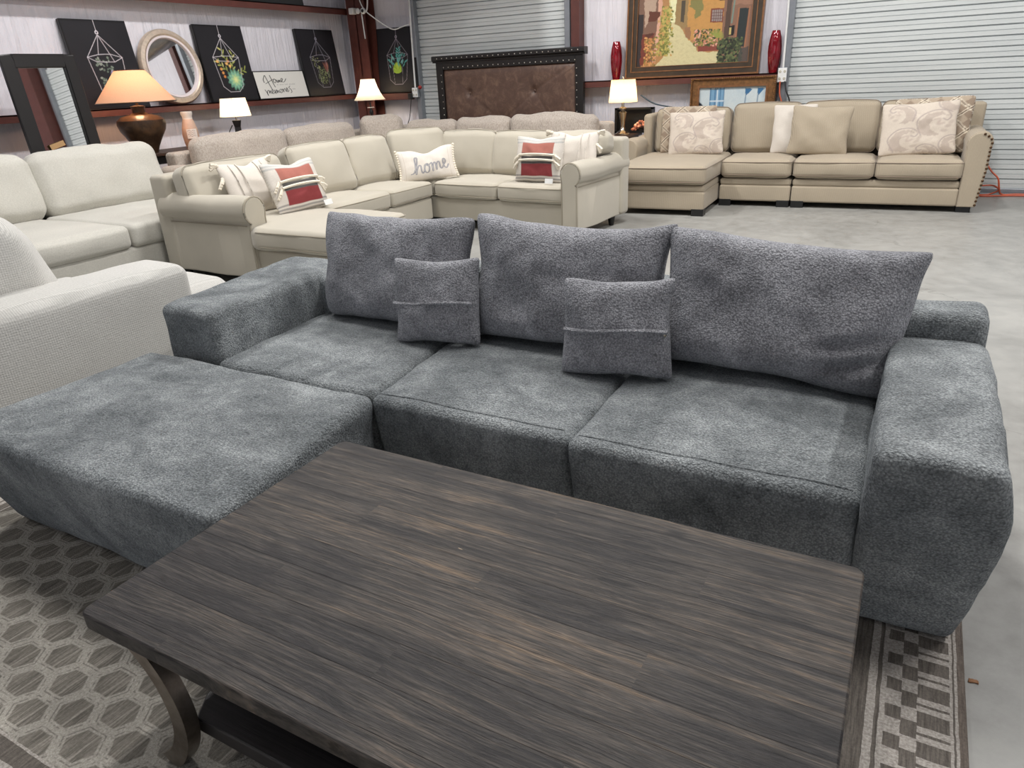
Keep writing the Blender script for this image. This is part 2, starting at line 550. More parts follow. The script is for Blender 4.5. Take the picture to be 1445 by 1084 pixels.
M['white_cotton'] = fabric('white_cotton', (214, 206, 196), var=0.04, bump=0.3, bs=120)
M['tassel'] = fabric('cream_yarn', (228, 219, 202), var=0.1, bump=0.6, bs=90)

def painted(name, rough=0.85, bump=0.25, bs=200, spec=0.3):
    g = G(name, rough, spec=spec); n = g.fr(g.noise(bs, detail=2), 0.3, 0.7, 0.95, 1.05)
    g.color(g.mix(1.0, g.attr(), g.comb(n, n, n), 'MULTIPLY'))
    g.bump(g.noise(bs, detail=2), bump, 0.003); return g.mat
M['printed_cloth'] = painted('printed_cloth')
M['printed_canvas'] = painted('printed_canvas', rough=0.45, bump=0.08, bs=500)

M['black'] = simple('black_satin', (22, 22, 23), 0.4)
M['black_wood'] = simple('black_wood', (26, 24, 24), 0.38, bump=0.15, bs=60)
M['dark_leg'] = simple('dark_leg', (24, 20, 18), 0.4)
M['steel_red'] = simple('red_oxide_steel', (88, 48, 42), 0.5, var=0.14, vs=9, bump=0.1, bs=40)
M['white_plastic'] = simple('white_plastic', (228, 228, 226), 0.4)
M['galv'] = simple('galvanised_steel', (150, 154, 160), 0.38, metal=0.6, var=0.08, vs=12)
M['red_glass'] = None
M['chrome'] = simple('polished_nickel', (200, 188, 170), 0.12, metal=1.0)
M['orange'] = simple('orange_cord', (196, 92, 62), 0.5)
M['cord_black'] = simple('black_cord', (25, 25, 27), 0.5)
M['nail'] = simple('antique_brass_nail', (92, 70, 52), 0.3, metal=0.9)
M['nail_silver'] = simple('silver_nail', (225, 220, 212), 0.3, metal=1.0)
M['gilt'] = simple('antique_gold_frame', (126, 88, 52), 0.4, metal=0.35, var=0.35, vs=40, bump=0.5, bs=70)
M['bronze'] = simple('bronze_frame', (66, 54, 42), 0.38, metal=0.25, var=0.2, vs=12)
M['copper_edge'] = simple('copper_edge', (140, 98, 66), 0.35, metal=0.5, var=0.2)
M['silver_frame'] = simple('champagne_frame', (190, 174, 158), 0.4, metal=0.3, var=0.12, vs=30, bump=0.2, bs=60)
M['white_frame'] = simple('white_bead', (222, 212, 214), 0.35, var=0.03)

def m_mirror():
    g = G('mirror_glass', 0.02, metal=1.0); n = g.fr(g.noise(3), 0, 1, 0.86, 0.9); g.color(g.comb(n, n, n)); return g.mat
M['mirror'] = m_mirror()

def m_redglass():
    g = G('ruby_glass', 0.04)
    n = g.noise(14, detail=4); g.color(g.ramp(n, [(0.35, lin((140, 6, 26))), (0.7, lin((205, 22, 48)))]))
    g.b.inputs['Transmission Weight'].default_value = 0.6; g.b.inputs['Coat Weight'].default_value = 0.6
    return g.mat
M['red_glass'] = m_redglass()

def m_wallvinyl():
    g = G('white_vinyl_insulation', 0.42, spec=0.5)
    x, y, z = g.sep()
    w = g.noise(1.0, vec=g.scaled(14, 14, 0.8), detail=5, rough=0.65, dist=0.6)
    c = g.noise(1.2, detail=3)
    k = g.fr(c, 0.3, 0.7, 0.95, 1.04)
    g.color(g.mix(1.0, lin4((226, 223, 230)), g.comb(k, k, k), 'MULTIPLY'))
    g.bump(w + g.noise(3.5, detail=3) * 0.6, 0.8, 0.035); return g.mat
M['vinyl'] = m_wallvinyl()

def m_door():
    g = G('painted_rollup_steel', 0.42, metal=0.15)
    n = g.noise(1.6, vec=g.scaled(0.5, 1, 6), detail=5, rough=0.7)
    g.color(g.ramp(n, [(0.3, lin((214, 219, 219))), (0.7, lin((230, 234, 233)))]))
    g.b.inputs['Roughness'].default_value = 0.4; return g.mat
M['door'] = m_door()

def m_floor():
    g = G('polished_concrete', 0.3)
    a = g.noise(1.1, detail=7, rough=0.65, dist=0.5); b = g.noise(9, detail=6, rough=0.7)
    f = a * 0.6 + b * 0.4
    c = g.ramp(f, [(0.36, lin((136, 135, 131))), (0.5, lin((153, 152, 148))), (0.66, lin((168, 167, 162)))])
    # scuffs and fine cracks
    cr = g.vor(1.3, vec=None, feature='DISTANCE_TO_EDGE')
    nw = g.n('ShaderNodeTexNoise'); g.nt.links.new(g.obj(), nw.inputs[0]); nw.inputs['Scale'].default_value = 2.5; nw.inputs['Detail'].default_value = 6
    vm = g.n('ShaderNodeVectorMath', operation='MULTIPLY_ADD'); g.nt.links.new(nw.outputs['Color'], vm.inputs[0])
    vm.inputs[1].default_value = (0.5, 0.5, 0.5); g.nt.links.new(g.obj(), vm.inputs[2])
    cr = g.vor(0.9, vec=vm.outputs[0], feature='DISTANCE_TO_EDGE')
    crk = g.fr(cr, 0.0, 0.006, 1, 0) * g.fr(g.noise(1.7, detail=2), 0.5, 0.6)
    sc = g.noise(2.2, vec=g.scaled(9, 1.3, 1), detail=6, rough=0.8, dist=1.5)
    scf = g.fr(sc, 0.66, 0.74) * 0.25
    c = g.mix(crk * 0.5, c, lin4((104, 102, 98))); c = g.mix(scf, c, lin4((110, 108, 104)))
    g.color(c)
    g.set(g.b.inputs['Roughness'], g.fr(b, 0.3, 0.7, 0.28, 0.5))
    g.bump(b + crk * -0.6, 0.12, 0.01); return g.mat
M['floor'] = m_floor()

def m_wood():
    g = G('espresso_acacia', 0.5, spec=0.3)
    x, y, z = g.sep()
    pw = 0.088
    pid = g.m('FLOOR', y / pw); xs = x + g.m('MULTIPLY', pid, 0.37)
    pid2 = g.m('FLOOR', xs / 1.15)
    wn = g.n('ShaderNodeTexWhiteNoise', noise_dimensions='2D'); g.nt.links.new(g.comb(pid, pid2, 0), wn.inputs[0]); rnd = V(g, wn.outputs[0])
    wob = g.noise(1.0, vec=g.scaled(1.6, 5, 1), detail=3)
    gv = g.comb(x, y + wob * 0.05 + rnd * 0.35, z)
    def mp(v, s):
        q = g.n('ShaderNodeMapping'); g.nt.links.new(v, q.inputs[0]); q.inputs['Scale'].default_value = s; return q.outputs[0]
    g1 = g.noise(1.0, vec=mp(gv, (1.3, 80, 6)), detail=8, rough=0.75, dist=0.15)
    g2 = g.noise(1.0, vec=mp(gv, (11, 330, 30)), detail=3, rough=0.8)
    g3 = g.noise(1.0, vec=mp(gv, (1.8, 7, 2)), detail=5, rough=0.65, dist=0.8)
    f = g1 * 0.55 + g3 * 0.42 + rnd * 0.035
    c = g.ramp(f, [(0.39, lin((26, 24, 25))), (0.45, lin((40, 37, 37))), (0.51, lin((57, 53, 50))), (0.57, lin((76, 69, 63))), (0.65, lin((108, 92, 76)))])
    fine = g.fr(g2, 0.36, 0.64, 0.35, 1.7)
    c = g.mix(1.0, c, g.comb(fine, fine, fine), 'MULTIPLY')
    ed = g.m('ABSOLUTE', g.m('FRACT', y / pw) - 0.5); seam = g.fr(ed, 0.488, 0.5)
    c = g.mix(seam * 0.30, c, lin4((22, 19, 18)))
    sm = g.fr(g.noise(1.0, vec=mp(gv, (5, 16, 3)), detail=3, rough=0.6), 0.66, 0.74)
    c = g.mix(sm * 0.65, c, lin4((26, 25, 27)))
    chip = g.fr(g.noise(1.0, vec=mp(gv, (16, 120, 10)), detail=2), 0.79, 0.81)
    c = g.mix(chip * 0.8, c, lin4((196, 172, 140)))
    g.color(c)
    g.set(g.b.inputs['Roughness'], g.fr(g1, 0.3, 0.7, 0.42, 0.58))
    g.bump(g2 * 0.8 + g1 * 0.5 - seam * 0.5, 0.45, 0.004); return g.mat
M['wood'] = m_wood()
M['shelf_wood'] = simple('black_stained_acacia', (30, 27, 27), 0.42, var=0.25, vs=3, bump=0.2, bs=90)
M['shelf_wood'] = None
def m_shelf():
    g = G('black_stained_acacia', 0.4)
    n = g.noise(1, vec=g.scaled(3, 90, 10), detail=5, rough=0.7)
    g.color(g.ramp(n, [(0.3, lin((34, 32, 33))), (0.7, lin((64, 60, 60)))])); g.bump(n, 0.4, 0.003); return g.mat
M['shelf_wood'] = m_shelf()
def m_legmetal():
    g = G('brushed_pewter', 0.33, metal=0.85)
    n = g.noise(7, detail=5, rough=0.7); g.color(g.ramp(n, [(0.35, lin((96, 84, 72))), (0.65, lin((148, 140, 130)))])); return g.mat
M['pewter'] = m_legmetal()

RX0, RX1, RY0, RY1 = -2.93, 0.288, 0.2, 1.93
def m_rug():
    g = G('patterned_rug', 0.95, spec=0.1)
    x, y, z = g.sep()
    # object origin is the rug centre
    cx, cy = (RX0 + RX1) / 2, (RY0 + RY1) / 2
    wx = x + cx; wy = y + cy
    nn = g.noise(26, detail=3)
    jx = wx + (nn - 0.5) * 0.006; jy = wy + (g.noise(29, detail=3) - 0.5) * 0.006
    # hexagon scales
    s = 0.118
    px = jy / 0.10; py = jx / 0.12
    def cell(ax, ay):
        mx = g.m('FLOORED_MODULO', ax, 1.0) - 0.5; my = g.m('FLOORED_MODULO', ay, 1.732) - 0.866
        return mx, my
    m = lambda a, b, k: g.m('FLOORED_MODULO', a, k)
    ax, ay = cell(px, py); bx, by = cell(px + 0.5, py + 0.866)
    la = ax * ax + ay * ay; lb = bx * bx + by * by
    t = la.lt(lb)
    hx = ax * t + bx * (1 - t); hy = ay * t + by * (1 - t)
    hx = hx * 1.0
    ahx = g.m('ABSOLUTE', hx); ahy = g.m('ABSOLUTE', hy)
    hd = g.m('MAXIMUM', ahx * 0.5 + ahy * 0.866, ahx)
    outline = g.fr(hd, 0.345, 0.375)
    inner_line = g.fr(g.m('ABSOLUTE', hd - 0.43), 0.012, 0.022, 1, 0) * g.fr(g.noise(60, detail=2), 0.45, 0.55)
    streak = g.noise(1.0, vec=g.scaled(150, 9, 1), detail=4, rough=0.8)
    stone = g.ramp(streak, [(0.32, lin((92, 88, 82))), (0.5, lin((124, 119, 111))), (0.68, lin((158, 152, 143)))])
    light = g.ramp(g.noise(240, detail=3), [(0.3, lin((150, 145, 136))), (0.7, lin((184, 179, 170)))])
    split = g.fr(g.m('ABSOLUTE', hy - 0.10 - hx * 0.06), 0.016, 0.032, 1, 0)
    c = g.mix(outline, stone, light)
    c = g.mix(split * 0.45 * (1 - outline), c, lin4((180, 174, 164)))
    c = g.mix(inner_line * 0.6, c, lin4((96, 91, 85)))
    # borders
    dR = RX1 - jx; dN = jy - RY0; dL = jx - RX0
    d = g.m('MINIMUM', dR, g.m('MINIMUM', dN, dL))
    isr = dR.lt(dN)
    al = jy * isr + jx * (1 - isr)
    xx = 0.288 - d                     # right-border coordinate
    per = 0.086
    ph = g.m('FRACT', al / per)
    def band(a, b): return xx.gt(a) * xx.lt(b)
    dk = g.ramp(streak, [(0.35, lin((86, 81, 76))), (0.65, lin((124, 117, 110)))])
    wn1 = g.noise(1, vec=g.scaled(160, 160, 1), detail=2)
    def lay(c, mask, col): return g.mix(mask, c, col)
    bl = g.ramp(wn1, [(0.3, lin((158, 151, 144))), (0.7, lin((184, 178, 171)))])
    inb = xx.gt(0.046)
    c = lay(c, inb, bl)
    c = lay(c, band(0.052, 0.09), dk)
    c = lay(c, band(0.108, 0.117), dk)
    c = lay(c, band(0.128, 0.160) * ph.lt(0.45), dk)
    c = lay(c, band(0.160, 0.192) * g.m('FRACT', al / per + 0.45).lt(0.55), dk)
    c = lay(c, band(0.192, 0.256) * ph.lt(0.5), dk)
    c = lay(c, band(0.192, 0.256) * g.m('FRACT', al / per + 0.3).lt(0.09), dk)
    c = lay(c, band(0.262, 0.266), dk)
    c = lay(c, xx.gt(0.272), g.ramp(streak, [(0.35, lin((92, 84, 78))), (0.65, lin((126, 116, 108)))]))
    wv = g.fr(wn1, 0.3, 0.7, 0.86, 1.1)
    c = g.mix(1.0, c, g.comb(wv, wv, wv), 'MULTIPLY')
    g.color(c); g.bump(g.noise(300, detail=2) + streak * 0.5 + outline * 0.5, 0.6, 0.004); return g.mat
M['rug'] = m_rug()

def m_leather():
    g = G('distressed_leather', 0.42)
    n = g.noise(9, detail=8, rough=0.72, dist=0.6)
    g.color(g.ramp(n, [(0.3, lin((76, 57, 50))), (0.5, lin((92, 70, 60))), (0.72, lin((122, 98, 82)))]))
    g.bump(g.noise(60, detail=3), 0.2, 0.003); return g.mat
M['leather'] = m_leather()
def m_shade(name, rgb, tr, em=0.0):
    g = G(name, 0.9, spec=0.1); n = g.fr(g.noise(1, vec=g.scaled(200, 200, 6), detail=3), 0.3, 0.7, 0.94, 1.04)
    c = g.mix(1.0, lin4(rgb), g.comb(n, n, n), 'MULTIPLY'); g.color(c)
    t = g.n('ShaderNodeBsdfTranslucent'); g.nt.links.new(c, t.inputs[0])
    mx = g.n('ShaderNodeMixShader'); mx.inputs[0].default_value = tr
    g.nt.links.new(g.b.outputs[0], mx.inputs[1]); g.nt.links.new(t.outputs[0], mx.inputs[2]); g.nt.links.new(mx.outputs[0], g.out.inputs[0])
    return g.mat
M['shade_warm'] = m_shade('peach_lampshade', (226, 184, 154), 0.35)
M['shade_white'] = m_shade('white_lampshade', (240, 232, 214), 0.7)
M['shade_cream'] = m_shade('cream_lampshade', (240, 222, 190), 0.7)
def m_emit(name, rgb, s):
    g = G(name, 0.5); g.color(lin4(rgb)); g.b.inputs['Emission Color'].default_value = lin4(rgb); g.b.inputs['Emission Strength'].default_value = s; return g.mat
M['bulb'] = m_emit('lit_bulb', (255, 214, 160), 4)
M['diffuser'] = m_emit('fixture_diffuser', (255, 255, 255), 3)
def m_lampbase():
    g = G('bronzed_ceramic', 0.35, metal=0.3); n = g.noise(9, detail=6, rough=0.7)
    g.color(g.ramp(n, [(0.3, lin((44, 32, 24))), (0.7, lin((92, 68, 46)))])); g.bump(g.noise(40), 0.2, 0.004); return g.mat
M['lampbase'] = m_lampbase()
def m_ember():
    g = G('glowing_logs', 0.8); n = g.noise(24, detail=4)
    c = g.ramp(n, [(0.42, (0.02, 0.01, 0.01)), (0.55, lin((190, 110, 80))), (0.68, lin((240, 196, 160)))])
    g.color(c); g.set(g.b.inputs['Emission Color'], c); g.b.inputs['Emission Strength'].default_value = 0.35; return g.mat
M['ember'] = m_ember()
M['vase'] = simple('terracotta_vase', (196, 164, 144), 0.6, var=0.08, bump=0.1)
M['vase_neck'] = simple('white_glaze', (226, 216, 206), 0.4)
M['brown_table'] = simple('dark_walnut', (62, 46, 38), 0.4, var=0.2, vs=5, bump=0.1)
M['ceil'] = simple('white_ceiling_vinyl', (205, 206, 208), 0.7, var=0.03, vs=2)
M['tagpaper'] = simple('tan_paper', (176, 140, 96), 0.7)
M['leaf'] = simple('dry_leaf', (150, 108, 76), 0.8)
M['cloth_seam'] = M['gray_pillow']

# ------------------------------------------------------------------ room
YB = 9.12; XL = -7.7; XR = 7.0; YF = -6.0; ZC = 5.2
struct('floor', box(XL, XR, YF, YB + 0.2, -0.1, 0), M['floor'], smooth=False)
struct('ceiling', box(XL, XR, YF, YB + 0.2, ZC, ZC + 0.1), M['ceil'], smooth=False)
struct('wall_left', box(XL - 0.15, XL, YF, YB + 0.2, 0, ZC), M['vinyl'], smooth=False)
# back wall built around the two roll-up doors
D1 = (-6.40, -4.12, 3.2); D2 = (-1.39, 1.5, 3.2)
bw = join(box(XL, D1[0] + 0.02, YB, YB + 0.2, 0, ZC), box(D1[0], D1[1], YB, YB + 0.2, D1[2], ZC), box(D1[1] - 0.02, D2[0] + 0.02, YB, YB + 0.2, 0, ZC),
          box(D2[0], D2[1], YB, YB + 0.2, D2[2], ZC), box(D2[1] - 0.02, XR, YB, YB + 0.2, 0, ZC))
struct('wall_back', bw, M['vinyl'], smooth=False)
struct('wall_right', box(XR, XR + 0.15, YF, YB + 0.2, 0, ZC), M['vinyl'], smooth=False)
# front wall, behind the viewer, with a wide open loading door
struct('wall_front', join(box(XL, -3.5, YF - 0.2, YF, 0, ZC), box(3.5, XR, YF - 0.2, YF, 0, ZC), box(-3.5, 3.5, YF - 0.2, YF, 4.2, ZC)), M['vinyl'], smooth=False)

def rollup(name, x0, x1, zt):
    root = bpy.data.objects.new(name, None); COL.objects.link(root); root.location = ((x0 + x1) / 2, YB, 0)
    ROOTM[root.name] = TRS(root.location); root['kind'] = 'structure'
    prof = []; pitch = 0.0975; z = 0.05; y0 = 9.09
    while z < zt:
        prof += [(y0 + 0.028, z), (y0 + 0.028, z + 0.007), (y0 + 0.002, z + 0.011), (y0, z + 0.03), (y0 - 0.003, z + 0.050), (y0 + 0.008, z + 0.052), (y0 + 0.008, z + 0.056),
                 (y0, z + 0.058), (y0 - 0.002, z + 0.075), (y0 - 0.004, z + 0.093), (y0 + 0.01, z + 0.0955)]
        z += pitch
    n = len(prof); v = []; f = []
    for x in (x0, x1):
        for (y, zz) in prof: v.append((x, y, zz))
    for i in range(n - 1): f.append((i, i + 1, n + i + 1, n + i))
    mk('door_curtain', (v, f), M['door'], root, angle=25)
    mk('bottom_bar', box(x0, x1, 9.06, 9.12, 0.012, 0.06), M['galv'], root, smooth=False, bevel=0.006)
    mk('guide_track', box(x0 - 0.075, x0, 9.0, 9.12, 0, zt + 0.3), M['galv'], root, smooth=False, bevel=0.006)
    mk('guide_track', box(x1, x1 + 0.075, 9.0, 9.12, 0, zt + 0.3), M['galv'], root, smooth=False, bevel=0.006)
    return root
rollup('door_1', D1[0], D1[1], D1[2]); rollup('door_2', D2[0], D2[1], D2[2])
# red oxide steel: corner column, slim jamb, girts
def ibeam(x0, x1, y0, y1, z0, z1, t=0.015):
    ym = (y0 + y1) / 2
    return join(box(x0, x1, y0, y0 + t, z0, z1), box(x0, x1, y1 - t, y1, z0, z1), box((x0 + x1) / 2 - t / 2, (x0 + x1) / 2 + t / 2, y0, y1, z0, z1))
struct('trim_1', ibeam(-7.46, -7.15, 8.86, 9.10, 0, ZC), M['steel_red'], smooth=False)
struct('trim_2', box(-4.01, -3.90, 8.96, 9.12, 0, ZC), M['steel_red'], smooth=False)
struct('trim_7', box(1.62, 2.3, 8.8, 9.12, 0, ZC), M['steel_red'], smooth=False)
def girt(name, x0, x1, y0, y1, zt, h=0.075, lip='y'):
    m = join(box(x0, x1, y0, y1, zt - 0.012, zt), box(x0, x1, y0, y0 + 0.012, zt - h, zt) if lip == 'y' else box(x1 - 0.012, x1, y0, y1, zt - h, zt))
    struct(name, m, M['steel_red'], smooth=False)
girt('trim_3', XL, -7.5, -3, 9.0, 1.245, lip='x', h=0.07)
girt('trim_4', XL, -7.5, -3, 9.0, 2.37, lip='x', h=0.08)
girt('trim_5', -7.46, D1[0] - 0.08, 8.94, YB, 1.235, h=0.10)
girt('trim_6', -3.9, D2[0] - 0.08, 8.93, YB, 1.27, h=0.075)

# ------------------------------------------------------------------ lights
for i, x in enumerate((-4.6, -1.2, 2.4)):
    for j, y in enumerate((-1.4, 2.5, 5.4)):
        t = thing('ceiling_light', 'white linear ceiling light, row %s from the back, %s' % (('third', 'second', 'first')[j], ('left column', 'middle column', 'right column')[i]), 'ceiling light', (x, y, ZC), group='warehouse ceiling lights')
        mk('housing', box(x - 0.12, x + 0.12, y - 0.65, y + 0.65, ZC - 0.09, ZC - 0.01), M['white_plastic'], t, smooth=False, bevel=0.01)
        mk('diffuser', box(x - 0.1, x + 0.1, y - 0.62, y + 0.62, ZC - 0.11, ZC - 0.09), M['diffuser'], t, smooth=False)
        L = bpy.data.lights.new('tube_light', 'AREA'); L.shape = 'RECTANGLE'; L.size = 0.3; L.size_y = 1.3; L.energy = (6, 78, 152)[j]; L.color = (1.0, 0.985, 0.965)
        lo = bpy.data.objects.new('tube_light', L); COL.objects.link(lo); lo.location = (x, y, ZC - 0.13)
w = bpy.data.worlds.new('World'); SC.world = w; w.use_nodes = True
bg = w.node_tree.nodes['Background']; bg.inputs[0].default_value = (0.88, 0.93, 1.0, 1); bg.inputs[1].default_value = 0.6
L = bpy.data.lights.new('daylight', 'AREA'); L.shape = 'RECTANGLE'; L.size = 7; L.size_y = 4.1; L.energy = 30; L.color = (0.95, 0.97, 1.0)
lo = bpy.data.objects.new('daylight_through_loading_door', L); COL.objects.link(lo); lo.location = (0, YF - 0.1, 2.1); lo.rotation_euler = (R(90), 0, 0)
def bulb_light(loc, e, col=(1, 0.66, 0.38), r=0.04):
    L = bpy.data.lights.new('bulb_light', 'POINT'); L.energy = e; L.color = col; L.shadow_soft_size = r
    o = bpy.data.objects.new('bulb_light', L); COL.objects.link(o); o.location = loc

# overhead air duct seen only in the mirrors
dt = thing('air_duct', 'round spiral metal air duct under the ceiling', 'duct', (-3.5, 7.9, 2.8))
mk('duct_tube', tube([(-7.0 + k * 0.5, 7.9, 3.05) for k in range(6)], 0.33, 24), M['galv'], dt)
for x in (-6.6, -4.8): mk('hanger_strap', box(x, x + 0.04, 7.89, 7.91, 3.36, ZC), M['galv'], dt, smooth=False)

# ------------------------------------------------------------------ rug
rg = mk('area_rug', box(RX0, RX1, RY0, RY1, 0.0, 0.010), M['rug'], None, smooth=False)
tag(rg, 'grey patterned area rug of hexagon scales with a checked border, under the coffee table', 'rug')
rg.data.transform(Matrix.Identity(4))

# ------------------------------------------------------------------ charcoal sectional sofa
Z0 = 0.012
sofa = thing('sectional_sofa', 'charcoal grey fleecy low sectional sofa with three seats and loose back pillows', 'sofa', (-1.1, 2.0, Z0))
def taper(y_top, k=0.075, zt=0.42, curve=1.3):
    def f(o):
        if o.y < y_top + 0.25:
            t = max(0, 1 - (o.z / zt)); wgt = max(0, min(1, (y_top + 0.25 - o.y) / 0.2))
            o.y += k * t ** curve * wgt
        return o
    return f
def seatfn(sk, x0, x1):
    tp = taper(1.59)
    def f(o):
        o = tp(o)
        o.x += sk * (o.y - 1.6)
        return o
    return f
def seatmod(x0, x1, y0, ty, sl, sr, seed):
    """sl / sr: sideways drift per metre of depth at the left and right edge"""
    def f(o):
        d = max(0, o.y - 1.6); t = (o.x - x0) / (x1 - x0)
        if ty: o = taper(ty)(o)
        o.x += d * (sl * (1 - t) + sr * t)
        return o
    mk('seat_module', softbox(x0, x1, y0, 2.36, Z0, 0.415, 0.03, (0.002, 0.004, 0.020), 0.035, 0.006, 5, f, seed), M['gray'], sofa, angle=180)
seatmod(-0.738, 0.014, 1.578, 1.57, -0.02, 0, 2)
seatmod(-1.452, -0.740, 1.590, 1.585, -0.10, -0.02, 5)
seatmod(-2.215, -1.455, 1.622, None, -0.06, -0.10, 9)
def armfn(o):
    if o.y < 1.75: o.y += 0.20 * max(0, (1 - o.z / 0.6)) ** 1.1 * max(0, min(1, (1.75 - o.y) / 0.15))
    if o.x > 0.2: o.x += 0.035 * math.sin(math.pi * min(1, max(0, o.z / 0.6)) ** 1.5)
    return o
mk('arm', softbox(0.014, 0.262, 1.478, 2.30, Z0, 0.600, 0.032, (0.006, 0.006, 0.006), 0.035, 0.010, 5, armfn, 1), M['gray'], sofa, angle=180)
mk('arm', softbox(-2.50, -2.205, 1.642, 2.56, Z0, 0.600, 0.032, (0.004, 0.004, 0.006), 0.035, 0.010, 5, lambda o: (o.x - (0.20 - 0.10 * (o.x + 2.5) / 0.3) * max(0, o.y - 1.6), o.y, o.z - 0.02 * max(0, o.y - 1.7)), 3), M['gray'], sofa, angle=180)
def backfn(o):
    t = max(0, min(1, (-1.6 - o.x) / 0.5)); o.z -= 0.10 * t * (o.z / 0.67); return o
mk('backrest', softbox(-2.31, 0.258, 2.28, 2.46, Z0, 0.672, 0.04, (0.0, 0.006, 0.006), 0.04, 0.012, 4, backfn, 7), M['gray'], sofa, angle=180)
# top-stitched seams near the front edge of each seat, laid on the surface
seats = [o for o in sofa.children if o.name.startswith('seat_module')]
for so, xa, xb, yy in ((seats[0], -0.715, -0.01, 1.622), (seats[1], -1.435, -0.765, 1.634)):
    pts = []
    for k in range(25):
        x = xa + (xb - xa) * k / 24
        ok, hp, hn, _ = so.ray_cast(ROOTM[sofa.name].inverted() @ Vector((x, yy, 0.6)), Vector((0, 0, -1)))
        if ok: pts.append(tuple(ROOTM[sofa.name] @ hp + Vector((0, 0, 0.0008))))
    mk('front_seam', tube(pts, 0.0028, 5), M['gray'], so)

ott = thing('ottoman', 'charcoal grey fleecy rectangular ottoman pushed against the front of the sofa', 'ottoman', (-1.93, 1.25, 0.01))
def otfn(o):
    t = max(0, 1 - o.z / 0.42)
    o.y += 0.12 * t ** 1.2 * max(0, min(1, (1.3 - o.y) / 0.4))
    o.x += -0.05 * math.sin(math.pi * min(1, t)) * max(0, min(1, (-2.2 - o.x) / 0.3)) + 0.03 * t * max(0, min(1, (o.x + 1.6) / 0.2))* -1
    o.x -= 0.125 * max(0, o.y - 0.9) * max(0, min(1, (o.x + 1.8) / 0.4))
    return o
mk('upholstered_block', softbox(-2.56, -1.345, 0.865, 1.606, 0.0125, 0.422, 0.035, (0.006, 0.008, 0.014), 0.035, 0.010, 4, otfn, 4), M['gray'], ott, angle=180)

def place_pillow(name, label, cat, mat, loc, w, h, t, lean=14, yaw=0.0, roll=0.0, group=None, extra=None, **k):
    T = TRS(loc, R(yaw), -R(lean)) @ Matrix.Rotation(R(roll), 4, 'Y')
    rt = thing(name, label, cat, loc, 0, group)
    o = mk('cover', xf(pillow(w, h, t, **k), T), mat, rt, merge=True, angle=180)
    if extra: extra(rt, T)
    return rt
GP = 'large grey back pillows on the charcoal sofa'
place_pillow('back_pillow', 'large grey fleecy back pillow at the left end of the charcoal sofa', 'pillow', M['gray_pillow'], (-1.815, 2.225, 0.428), 0.77, 0.452, 0.10, 11, -3, -0.5, GP, tb=0.05, n=44, ear=0.055, earz=0.10, seed=1, belly=0.15, pw=4, pe=0.42, amp=0.013, ns=6)
place_pillow('back_pillow', 'large grey fleecy back pillow in the middle of the charcoal sofa', 'pillow', M['gray_pillow'], (-1.045, 2.225, 0.428), 0.785, 0.468, 0.105, 11, 0, 0.5, GP, tb=0.05, n=44, ear=0.10, earz=0.15, seed=5, belly=0.15, pw=4, pe=0.42, amp=0.013, ns=6)
place_pillow('back_pillow', 'large grey fleecy back pillow against the right arm of the charcoal sofa', 'pillow', M['gray_pillow'], (-0.315, 2.215, 0.425), 0.775, 0.452, 0.11, 12, 1, 3.2, GP, tb=0.05, n=44, ear=0.08, earz=0.12, seed=8, belly=0.15, pw=4, pe=0.42, amp=0.013, ns=6, folds=((0.72, -0.55, 0.5, 0.35, 0.03), (0.66, -0.30, 0.35, 0.25, 0.02)))
def zipper(w, h, pull):
    def f(rt, T):
        pts = [(x * w / 2 * 0.90, -0.063 * max(0.02, (1 - abs(x * 0.9) ** 3.4)) ** 0.46 - 0.002, h * 0.47 + 0.004 * math.sin(x * 3)) for x in np.linspace(-1, 1, 22)]
        o = mk('zipper_seam', xf(tube(pts, 0.008, 6), T), M['gray_pillow'], rt)
        if pull:
            p = mk('zipper_pull', xf(sphere((w / 2 * 0.86, -0.03, h * 0.45), 0.007, sz=1.3), T), M['chrome'], o); p['label'] = 'small metal zipper pull'
    return f
place_pillow('throw_pillow', 'small square grey fleecy throw pillow between the left and middle back pillows', 'pillow', M['gray_pillow'], (-1.50, 2.075, 0.43), 0.365, 0.33, 0.055, 14, 7, -3, 'small grey throw pillows', zipper(0.365, 0.33, False), n=30, ear=0.07, earz=0.13, seed=12, pw=3.4, pe=0.46, amp=0.01)
place_pillow('throw_pillow', 'small square grey fleecy throw pillow with a zipper pull, nearer the right arm', 'pillow', M['gray_pillow'], (-0.762, 2.03, 0.432), 0.37, 0.325, 0.06, 14, 8, -2, 'small grey throw pillows', zipper(0.37, 0.325, True), n=30, ear=0.07, earz=0.11, seed=17, pw=3.4, pe=0.46, amp=0.01)

# ------------------------------------------------------------------ coffee table
ct = thing('coffee_table', 'dark espresso plank coffee table with curved pewter legs and a lower shelf', 'coffee table', (-0.65, 0.93, 0.01))
def rrect(x0, x1, y0, y1, r, n=5):
    P = []
    for cx, cy, a0 in ((x1 - r, y1 - r, 0), (x0 + r, y1 - r, 90), (x0 + r, y0 + r, 180), (x1 - r, y0 + r, 270)):
        for i in range(n + 1):
            a = R(a0 + 90 * i / n); P.append((cx + r * math.cos(a), cy + r * math.sin(a)))
    return P
mk('tabletop', prism(rrect(-1.335, 0.038, 0.540, 1.335, 0.022), 0.372, 0.41), M['wood'], ct, bevel=0.004, angle=30)
mk('shelf', prism([(-1.185, 0.66), (-1.15, 0.605), (-0.15, 0.605), (-0.112, 0.66), (-0.112, 1.21), (-0.15, 1.27), (-1.15, 1.27), (-1.185, 1.21)], 0.105, 0.145), M['shelf_wood'], ct, bevel=0.004, smooth=False)
